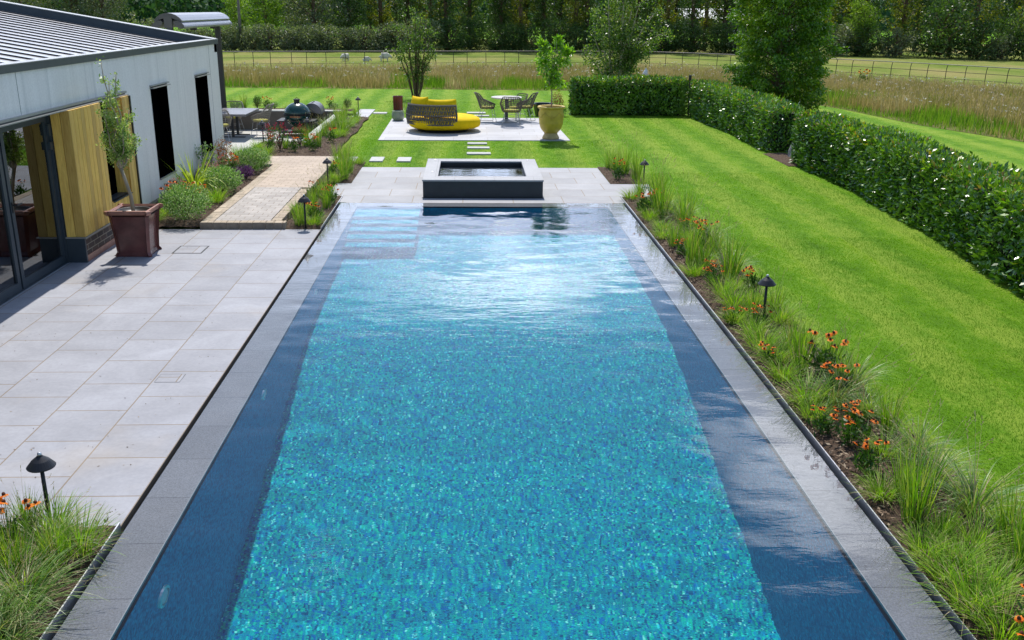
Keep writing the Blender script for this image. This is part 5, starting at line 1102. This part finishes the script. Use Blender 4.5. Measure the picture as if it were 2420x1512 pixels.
def shrub_proto(mats, n, r, h, L, W, name='shrub', cat='shrub', up=.3, tips=None, shell=.35):
    t = thing(name, 'x', cat); P, d = ellip_pts(n, (0, 0, h*.5), (r, r, h*.5), shell); k = 1+.14*np.sin(P[:, 0]*11/r*.3)+.10*np.sin(P[:, 1]*19+P[:, 2]*13); P[:, :2] *= k[:, None]; P = P[P[:, 2] > .015]; n = len(P)
    d = P/np.linalg.norm(P, axis=1)[:, None]+RNG.normal(0, .6, (n, 3)); d[:, 2] += up; V, F = leafquads(P, d, U(L*.6, L*1.2, n), U(W*.6, W*1.2, n)); npmesh('foliage', V, F, mats[0], t)
    mb = MB()
    for q in range(9): a = q*.7; mb.tube([(0, 0, 0), (math.cos(a)*r*.3, math.sin(a)*r*.3, h*.4), (math.cos(a)*r*.6, math.sin(a)*r*.6, h*.75)], [.008, .006, .003], 5)
    mb.build('stems', M['bark'], t, False, True)
    if tips:
        m2, cnt, sz = tips; P, d = ellip_pts(cnt*7, (0, 0, h*.55), (r*1.02, r*1.02, h*.52), .95); P = P[(P[:, 2] > h*.45)]; C = np.repeat(P, 4, 0)+RNG.normal(0, sz*.8, (len(P)*4, 3)); V, F = leafquads(C, rdir(len(C), .4), U(sz*.7, sz*1.3, len(C)), U(sz*.5, sz, len(C))); npmesh('blossom', V, F, m2, t)
    return t
def herb_proto():
    t = thing('tall_herb', 'x', 'herb'); mb = MB(); tw = []
    for k in range(9):
        a = random.uniform(0, 2*PI); e = Vector((math.cos(a)*random.uniform(.05, .3), math.sin(a)*random.uniform(.05, .3), random.uniform(.6, 1.0))); pts = [Vector((0, 0, 0)).lerp(e, i/7)+Vector((0, 0, .08*math.sin(i/7*PI))) for i in range(8)]; mb.tube(pts, .005, 4); tw += pts[1:]
    mb.build('stems', M['palebark'], t, False, True); V, F = leaves_at(tw, 420, .045, .06, .035, .3); npmesh('foliage', V, F, HERB, t); return t
PR = {k: [grass_proto(k, v) for v in range(m)] for k, m in (('tall', 4), ('low', 4), ('arch', 3), ('fine', 1), ('phorm', 1))}
PR['flow'] = [flower_proto(ORANGE, 10), flower_proto(ORANGE, 12, .33, .031, .14), flower_proto(ORANGE, 8, .26, .03, .12)]
PR['round'] = [shrub_proto([VARI], 4200, .36, .52, .038, .016, 'variegated_shrub', shell=.55), shrub_proto([VARI], 3400, .36, .46, .042, .018, 'variegated_shrub', shell=.5)]
PR['redshrub'] = [shrub_proto([REDSH], 900, .26, .85, .04, .024, 'russet_shrub')]
PR['purple'] = [shrub_proto([PURP], 700, .18, .26, .045, .02, 'purple_sedum', 'plant')]
PR['pink'] = [shrub_proto([HERB], 600, .22, .42, .04, .018, 'pink_shrub', tips=(PINK, 22, .018))]
PR['red'] = [shrub_proto([LEAFD], 260, .2, .45, .05, .016, 'crimson_flower', 'flower', .6, (RED, 7, .026))]
PR['yell'] = [flower_proto(YEL, 8, .34, .04, .12, name='yellow_flower')]
PR['bush'] = [shrub_proto([BG[0]], 900, .17, .42, .035, .02, 'evergreen_shrub')]
PR['grey'] = [shrub_proto([VARI], 420, .17, .2, .04, .02, 'grey_leaved_plant', 'plant')]
PR['herb'] = [herb_proto()]
BASEH = dict(tall=.62, low=.34, arch=.52, fine=.5, phorm=.85, flow=.32, round=.5, redshrub=.8, purple=.26, pink=.42, red=.5, yell=.38, bush=.42, grey=.2, herb=.95)
DESC = dict(tall='tall upright grass clump', low='low lime green grass tuft', arch='arching grey-green grass clump', fine='wide fine-bladed green grass mound', phorm='large yellow-green sword-leaved phormium', flow='orange coneflower clump',
            round='rounded cream-variegated shrub', redshrub='upright russet-leaved shrub', purple='low dark purple-leaved plant', pink='pink-flowered shrub', red='tall crimson-flowered plant', yell='yellow-flowered plant', bush='small dark evergreen bush', grey='low pale grey-leaved plant', herb='tall airy pale green herb')
ORD = ['first', 'second', 'third', 'fourth', 'fifth', 'sixth', 'seventh', 'eighth', 'ninth', 'tenth', 'eleventh', 'twelfth', 'thirteenth', 'fourteenth', 'fifteenth', 'sixteenth', 'seventeenth', 'eighteenth', 'nineteenth', 'twentieth'] + ['twenty-'+w for w in ('first', 'second', 'third', 'fourth', 'fifth', 'sixth', 'seventh', 'eighth', 'ninth')] + ['thirtieth'] + ['thirty-'+w for w in ('first', 'second', 'third', 'fourth', 'fifth', 'sixth', 'seventh', 'eighth', 'ninth')]
cnt = {}
def plant_bed(items, where, end, group, z, special={}):
    items = sorted(items, key=lambda q: -q[2]); tot = {}; seen = {}
    for it in items: tot[it[0]] = tot.get(it[0], 0)+1
    for it in items:
        k, x, y, h = it[:4]; seen[k] = seen.get(k, 0)+1; i = seen[k]
        lab = f"{DESC[k]} {where}" + ('' if tot[k] == 1 else f", {ORD[i-1]} from {end}")
        cnt[k] = cnt.get(k, 0)+1; p = PR[k][cnt[k] % len(PR[k])]
        s = h/BASEH[k]; sw = s**.6*random.uniform(.85, 1.1)*(.85 if k == 'tall' else 1); zz = z(x, y) if callable(z) else z
        place(p, (x, y, zz), random.uniform(0, 6.28), (sw, sw, s*random.uniform(.95, 1.05)), lab, group)
R1 = [('tall', 3.18, 19.53, 0.7), ('tall', 3.34, 18.9, 0.75), ('tall', 3.09, 19.92, 0.5), ('flow', 2.96, 18.87, 0.4), ('tall', 3.1, 17.1, 0.45), ('low', 2.9, 16.85, 0.3), ('flow', 2.91, 15.54, 0.4), ('low', 2.92, 15.09, 0.28), ('tall', 3.15, 15.31, 0.8), ('tall', 3.28, 16.52, 0.7), ('low', 3.0, 14.35, 0.3), ('tall', 3.37, 14.46, 0.7), ('tall', 2.95, 13.24, 0.5), ('tall', 2.97, 12.2, 0.65), ('tall', 3.07, 12.0, 0.5), ('flow', 3.37, 13.24, 0.35), ('low', 3.5, 14.1, 0.38), ('tall', 3.4, 12.74, 0.5), ('tall', 3.3, 11.5, 0.72), ('flow', 3.11, 11.7, 0.22), ('low', 3.03, 10.74, 0.35), ('low', 3.05, 10.34, 0.35), ('flow', 3.42, 10.92, 0.32), ('low', 3.38, 10.45, 0.3), ('flow', 2.87, 9.77, 0.2), ('flow', 3.1, 9.6, 0.22), ('tall', 2.98, 9.9, 0.25), ('low', 2.98, 9.29, 0.35), ('low', 3.42, 9.76, 0.35), ('low', 2.96, 8.9, 0.35), ('tall', 3.23, 8.85, 0.4),
      ('low', 2.98, 8.55, 0.3), ('low', 2.92, 8.1, 0.3), ('tall', 3.13, 8.29, 0.55), ('flow', 3.32, 8.18, 0.4), ('tall', 3.47, 8.4, 0.38), ('arch', 3.5, 7.88, 0.4), ('low', 2.95, 7.55, 0.35), ('arch', 3.15, 7.45, 0.4), ('flow', 3.25, 7.65, 0.3), ('flow', 2.86, 6.91, 0.25), ('flow', 3.0, 6.67, 0.27), ('flow', 2.93, 6.2, 0.3), ('tall', 3.4, 6.9, 0.48), ('arch', 3.3, 7.2, 0.3), ('tall', 2.98, 5.5, 0.62), ('tall', 3.08, 5.85, 0.45), ('arch', 3.36, 6.05, 0.38), ('arch', 3.45, 5.62, 0.45), ('tall', 3.06, 5.27, 0.33), ('low', 2.87, 5.1, 0.26), ('low', 3.06, 5.0, 0.27), ('low', 3.25, 5.2, 0.27), ('low', 2.9, 4.84, 0.28), ('low', 2.9, 4.55, 0.32), ('low', 3.12, 4.72, 0.3), ('low', 2.93, 4.28, 0.33), ('tall', 3.38, 4.9, 0.48), ('tall', 3.5, 5.25, 0.45), ('flow', 2.95, 4.02, 0.3), ('flow', 3.13, 4.25, 0.3),
      ('low', 3.2, 13.6, .3), ('low', 3.45, 15.6, .3), ('tall', 3.45, 17.0, .6), ('low', 3.1, 16.1, .3), ('tall', 3.0, 20.3, .5), ('low', 3.3, 20.2, .3), ('arch', 3.45, 13.3, .4), ('arch', 3.45, 11.9, .4), ('low', 3.42, 9.1, .3), ('arch', 3.42, 15.0, .45), ('tall', 3.1, 12.9, .45), ('flow', 3.35, 4.45, .3), ('low', 3.2, 6.5, .26), ('low', 2.88, 7.2, .26), ('flow', 3.15, 7.0, .24), ('low', 3.42, 7.3, .3), ('arch', 3.45, 6.5, .36), ('low', 2.9, 5.85, .24), ('flow', 2.9, 8.45, .24), ('low', 2.9, 9.75, .28), ('low', 3.3, 11.1, .28), ('flow', 3.0, 11.2, .24), ('low', 2.9, 11.7, .28), ('flow', 2.95, 12.7, .26), ('low', 3.2, 12.3, .3), ('flow', 3.3, 14.0, .28), ('low', 2.9, 13.8, .28), ('flow', 3.2, 16.0, .3), ('tall', 3.45, 10.1, .4), ('tall', 3.42, 7.95, .42), ('tall', 3.15, 10.0, .4)]
plant_bed([r for r in R1 if r[2] < 17.14], 'in the lawn-side bed', 'the spa', 'plants in the long bed between pool and lawn', .015)
plant_bed([r for r in R1 if r[2] >= 17.14], 'in the short bed by the spa', 'the back', 'plants in the short bed right of the spa', .015)
L1 = [('tall', -2.87, 5.5, 0.32), ('tall', -2.52, 5.1, 0.36), ('low', -2.44, 5.25, 0.33), ('arch', -2.62, 5.2, 0.32), ('tall', -2.8, 5.12, 0.36), ('tall', -2.68, 4.98, 0.34), ('arch', -2.62, 4.72, 0.34), ('arch', -2.5, 4.62, 0.38), ('flow', -2.86, 5.25, 0.32), ('arch', -2.55, 4.35, 0.35), ('arch', -2.43, 4.3, 0.3), ('tall', -2.85, 4.8, .4), ('low', -2.7, 5.5, .3), ('low', -2.72, 4.5, .3), ('arch', -2.85, 4.45, .4), ('low', -2.6, 4.85, .28)]
plant_bed(L1, 'in the lower left bed', 'the back', 'plants in the lower left bed', .03)
MM = [('tall', -2.85, 20.54, 0.55), ('tall', -2.5, 18.8, 0.6), ('flow', -2.77, 19.15, 0.35), ('low', -2.64, 18.6, 0.35), ('tall', -2.66, 16.85, 0.45), ('tall', -2.45, 15.97, 0.45), ('flow', -2.48, 14.96, 0.35), ('low', -2.48, 14.7, 0.3), ('tall', -2.68, 14.66, 0.45), ('tall', -2.72, 16.2, 0.4), ('tall', -2.6, 20.1, .6), ('tall', -2.5, 19.5, .5), ('low', -2.8, 20.0, .35), ('tall', -2.62, 15.5, .42), ('low', -2.8, 15.5, .3), ('tall', -2.5, 16.6, .5), ('tall', -2.75, 21.0, .5), ('low', -2.45, 20.8, .3), ('flow', -2.8, 17.0, .3), ('flow', -2.42, 16.3, .3)]
plant_bed(MM, 'between path and pool', 'the back', 'plants between the block path and the pool', .01)
LB = [('round', -4.5, 14.85, 0.56), ('round', -4.48, 17.25, 0.5), ('round', -4.43, 19.5, 0.46), ('phorm', -4.95, 17.0, 0.8), ('herb', -5.0, 18.3, 0.85), ('flow', -4.72, 16.05, 0.4), ('flow', -4.70, 18.9, 0.4), ('low', -4.38, 16.3, 0.36), ('fine', -4.95, 20.75, 0.45), ('redshrub', -4.98, 19.3, 0.7), ('purple', -4.38, 18.6, 0.28), ('purple', -4.75, 19.8, 0.3), ('pink', -5.0, 16.2, 0.42), ('pink', -4.82, 19.0, 0.4), ('low', -4.6, 16.0, 0.3), ('low', -4.95, 14.75, .2), ('flow', -4.5, 15.75, .36), ('flow', -4.85, 15.6, .42), ('pink', -4.9, 17.9, .4), ('purple', -4.5, 18.2, .28), ('fine', -4.85, 18.0, .4), ('round', -4.6, 20.2, .4), ('flow', -4.45, 20.0, .36), ('low', -4.9, 15.2, .28), ('fine', -4.5, 20.6, .35)]
plant_bed(LB, 'in the bed along the house', 'the back', 'plants along the house wall', .05)
FB = [('flow', -4.74, 22.7, 0.33), ('flow', -4.11, 22.3, 0.4), ('flow', -3.7, 22.5, 0.37), ('flow', -3.48, 24.0, 0.4), ('tall', -3.98, 23.3, 0.6), ('tall', -4.41, 22.9, 0.4), ('tall', -3.68, 23.2, 0.6), ('red', -4.48, 22.6, 0.7), ('low', -4.99, 22.6, 0.32), ('low', -4.68, 22.1, 0.27), ('tall', -3.67, 26.0, 0.6), ('tall', -3.42, 25.7, 0.6), ('low', -3.35, 25.2, 0.35), ('tall', -3.77, 27.9, 0.6), ('low', -3.38, 28.2, 0.35), ('tall', -3.83, 25.2, 0.5), ('low', -3.5, 24.9, 0.35), ('tall', -3.9, 28.5, 0.5), ('tall', -3.6, 26.9, .6), ('tall', -3.8, 29.3, .5), ('low', -3.4, 27.3, .35), ('red', -4.1, 23.1, .6), ('red', -4.8, 23.2, .6), ('arch', -3.4, 26.4, .5), ('arch', -3.95, 26.7, .5), ('tall', -3.5, 29.6, .4)]
plant_bed(FB, 'in the dining patio bed', 'the back', 'plants in the bed by the dining patio', .05)
WB = [('bush', -6.80, 31.1, .42), ('yell', -6.5, 31.15, .42), ('grey', -6.25, 31.1, .22), ('low', -5.85, 31.15, .2), ('yell', -4.5, 31.2, .42), ('bush', -3.95, 31.1, .36), ('grey', -4.35, 31.1, .2), ('tall', -7.6, 31.2, .45), ('tall', -7.25, 31.25, .5), ('grey', -7.45, 31.1, .22), ('low', -4.9, 31.15, .2), ('grey', -5.4, 31.15, .18)]
plant_bed(WB, 'on top of the dining patio wall', 'the back', 'plants on top of the patio wall', .15)
plant_bed([('grey', 2.95, 31.0, .35), ('yell', 1.9, 31.0, .38), ('redshrub', 2.85, 31.5, .75), ('tall', -2.0, 31.0, .5), ('arch', -1.6, 31.3, .55), ('arch', -2.3, 31.6, .5)], 'on the lawn behind the patio', 'the far side', 'plants behind the patio', -.02)

# ---- tree line beyond the pasture
def bg_tree(kind, H, R, leafm, n, L, z0=1.0, trunk=True, nbr=26, shape=1.0):
    t = thing('background_tree' if kind != 'shrub' else 'background_shrub', 'x', 'tree' if kind != 'shrub' else 'shrub'); mb = MB(); pads = []
    if kind != 'shrub':
        lean = random.uniform(-.3, .3); mb.tube([(0, 0, -.3), (lean*.3, 0, H*.35), (lean, .1, H*.7), (lean, 0, H*.95)], [.20, .15, .10, .03], 8)
    for k in range(nbr):
        z = z0+(H-z0)*((k+.5)/nbr)**shape; a = k*2.4+random.uniform(-.4, .4); r = R*random.uniform(.45, 1.0)*(math.sin(max(.12, min(1, (z-z0*.3)/(H-z0*.3)))*PI*.93)**.5)
        e = Vector((r*math.cos(a), r*math.sin(a), z)); b = Vector((0, 0, max(.1, z-r*.7))); mb.tube([b, b.lerp(e, .5)+Vector((0, 0, .1)), e], [.05, .03, .01], 4)
        pads.append((*e, R*random.uniform(.16, .34))); pads.append((*b.lerp(e, .55), R*random.uniform(.14, .28)))
    mb.build('trunk', M['bark'], t, False, True); pads = np.array(pads); w = pads[:, 3]**2; idx = RNG.choice(len(pads), n, p=w/w.sum()); d = rdir(n); rr = U(.5, 1.15, n)[:, None]*pads[idx, 3][:, None]
    C = pads[idx, :3]+d*rr*np.array([1, 1, .75]); C[:, 2] = np.maximum(C[:, 2], .05); ld = d+RNG.normal(0, .6, (n, 3)); V, F = leafquads(C, ld, U(L*.6, L*1.2, n), U(L*.4, L*.7, n)); npmesh('crown', V, F, leafm, t); return t
TP = {'slim': [bg_tree('tree', 11.5, 1.5, BG[0], 5200, .20, 1.2, nbr=40), bg_tree('tree', 11, 1.7, BG[0], 5600, .20, 1.6, nbr=40), bg_tree('tree', 11.8, 1.4, BG[3], 4600, .19, 1.4, nbr=40)],
      'bright': [bg_tree('tree', 6.5, 2.4, BG[1], 7000, .20, .8, nbr=34)], 'grey': [bg_tree('tree', 7.5, 2.6, BG[2], 7000, .20, .8, nbr=34)], 'olive': [bg_tree('tree', 10, 2.0, BG[3], 5600, .20, 1.0, nbr=36)],
      'dark': [bg_tree('tree', 11, 2.8, BG[0], 9000, .24, .9, nbr=44)],
      'sgrey': [bg_tree('shrub', 1.6, 1.25, BG[2], 2600, .13, .25, nbr=16), bg_tree('shrub', 1.5, 1.35, BG[2], 2800, .13, .25, nbr=18)], 'sdark': [bg_tree('shrub', 2.3, 1.6, BG[0], 3600, .15, .3, nbr=20), bg_tree('shrub', 2.0, 1.7, BG[0], 3600, .15, .3, nbr=20)]}
DT = dict(slim='tall slender dark tree', bright='bright yellow-green tree', grey='grey-green willow-like tree', olive='olive yellow tree', dark='broad dark green tree', sgrey='grey-green hedgerow bush', sdark='dark bramble bush')
BT = []
for i in range(17): BT.append(('slim', -7.5+i*1.95+random.uniform(-.5, .5), 81+random.uniform(-2, 3), random.uniform(.92, 1.08)))
for i in range(13): BT.append((random.choice(['slim', 'dark']), -9+i*2.9+random.uniform(-.8, .8), 90+random.uniform(-2, 4), random.uniform(.9, 1.15)))
BT += [('bright', -16.2, 79.5, .8), ('bright', -19.6, 84, .6), ('bright', -13.2, 86, .75), ('grey', -12.6, 80.5, 1.0), ('grey', -14.8, 88, 1.0), ('dark', -10, 82.5, .85), ('grey', -31.2, 86, 1.1), ('grey', -34.5, 88, 1.2), ('dark', -35, 92, .9), ('grey', -38, 86, .8), ('sgrey', -20.8, 90, 1.2), ('sgrey', -26.6, 84, 1.3), ('sgrey', -22.6, 82, .8), ('dark', -42, 95, .9),
       ('olive', 26.5, 80, 1.0), ('olive', 29.6, 83, 1.05), ('slim', 32.2, 80, 1.0), ('bright', 30.6, 76.5, .62), ('olive', 35.2, 79, .95), ('slim', 38, 76.5, 1.0), ('olive', 40.6, 78, 1.0), ('slim', 43.5, 75, 1.0), ('olive', 46, 72, 1.0), ('dark', 34, 88, .95), ('dark', 40, 87, .95), ('dark', 47, 84, .95), ('slim', 49.5, 72, 1), ('dark', 28.5, 92, .9), ('dark', 53, 80, 1)]
for i in range(15): BT.append(('sgrey', -21+i*1.15+random.uniform(-.25, .25), 74.5+i*.15+random.uniform(-.4, .4), random.uniform(.95, 1.2)))
BT += [('sgrey', -5.6, 76.2, 1.25), ('sgrey', -3.6, 76.8, 1.45), ('sdark', -1.6, 77.5, 1.1)]
for i in range(17): BT.append(('sdark', .3+i*1.65+random.uniform(-.4, .4), 78.8+random.uniform(-.5, .8), random.uniform(.85, 1.15)))
BT += [('sgrey', 22.3, 78, 1.5), ('sgrey', 25, 77.2, 1.6), ('sgrey', 29.0, 76.4, 1.4), ('sdark', 31.0, 76, 1.1), ('sgrey', 33, 75, 1.3), ('sdark', 36.0, 74, 1.7), ('sdark', 38.6, 73, 1.3), ('sgrey', 39.8, 72, 1.0), ('sdark', 41.8, 71.5, 1.5), ('sdark', 44.5, 70.5, 1.5), ('sgrey', 24, 80, 1.7), ('sdark', 47, 69, 1.4)]
BT.sort(key=lambda q: q[1]); seen = {}
for k, x, y, s in BT:
    seen[k] = seen.get(k, 0)+1; p = TP[k][seen[k] % len(TP[k])]; tot = sum(1 for b in BT if b[0] == k)
    place(p, (x, y, 0), random.uniform(0, 6.28), s, f"{DT[k]} beyond the pasture, {ORD[seen[k]-1]} of its kind from the left", 'trees and bushes beyond the pasture')
# far wood: one mass
def far_wood():
    n = 52000; x = U(-150, 190, n); y = U(176, 205, n); k = np.floor(x/5.5+np.floor(y/9)*.37); cx = (k+.5-np.floor(y/9)*.37)*5.5; hh = 11+5*np.sin(k*12.9)+3*np.sin(k*5.3+y*.02)
    th = U(0, PI, n); ph = U(0, 2*PI, n); P = np.stack([cx+3.6*np.sin(th)*np.cos(ph), y+2*np.sin(ph), np.maximum(.3, hh*.5+hh*.5*np.cos(th)+RNG.normal(0, .4, n))], 1)
    V, F = leafquads(P, rdir(n, .2), U(.8, 1.5, n), U(.6, 1.1, n)); tag(npmesh('far_wood', V, F, leafmat('far_wood_leaf', [(.02, .06, .03), (.04, .10, .05), (.08, .15, .06)], .2, .3, .7)), 'distant dark wood across the green field', 'woodland', kind='stuff')
far_wood()
for (x, y, h, lab) in ((-17.3, 75.2, 4.4, 'weathered timber pole rising from the grey hedgerow at left'), (23.6, 82.0, 6.2, 'timber pole among the trees left of the big garden tree')):
    t = thing('utility_pole', lab, 'utility pole', (x, y, 0)); MB().tube([(x, y, 0), (x, y, h)], [.13, .09], 8).build('shaft', M['pole'], t, True); MB().box(x-.5, x+.5, y-.05, y+.05, h-.35, h-.25).build('crossarm', M['pole'], t)
t = thing('barn', 'small white-roofed barn glimpsed through the far trees', 'barn', (37, 150, 0)); MB().box(32, 42, 147, 153, 0, 2.2).build('wall', M['retain'], t)
MB().add([(31.5, 146.5, 2.2), (42.5, 146.5, 2.2), (42.5, 153.5, 2.2), (31.5, 153.5, 2.2), (31.5, 150, 3.6), (42.5, 150, 3.6)], [(0, 1, 5, 4), (2, 3, 4, 5), (1, 2, 5), (3, 0, 4), (0, 3, 2, 1)]).build('roof', M['white'], t)
t = thing('white_bag', 'small crumpled white bag caught in the meadow grass beyond the far hedge', 'bag', (8.0, 44.2, 0)); mb = MB(); mb.lathe([(.0, .3), (.13, .36), (.16, .48), (.09, .62), (.02, .74), (0, .75)], 9, (8.0, 44.2, 0)); mb.v = [(x+random.uniform(-.03, .03), y+random.uniform(-.03, .03), z+random.uniform(-.03, .03)) for x, y, z in mb.v]; mb.build('bag', M['white'], t)
for x, y, lab in ((17.6, 43.0, 'yellow ragwort clump flowering in the meadow near the fence'), (21.5, 35.5, 'smaller yellow ragwort clump in the meadow at far right')):
    p = place(PR['yell'][0], (x, y, .1), 0, (2.0, 2.0, 2.1), lab)
    p['group'] = 'ragwort clumps in the meadow'
for o in bpy.data.objects:
    if '_used' in o.keys(): del o['_used']
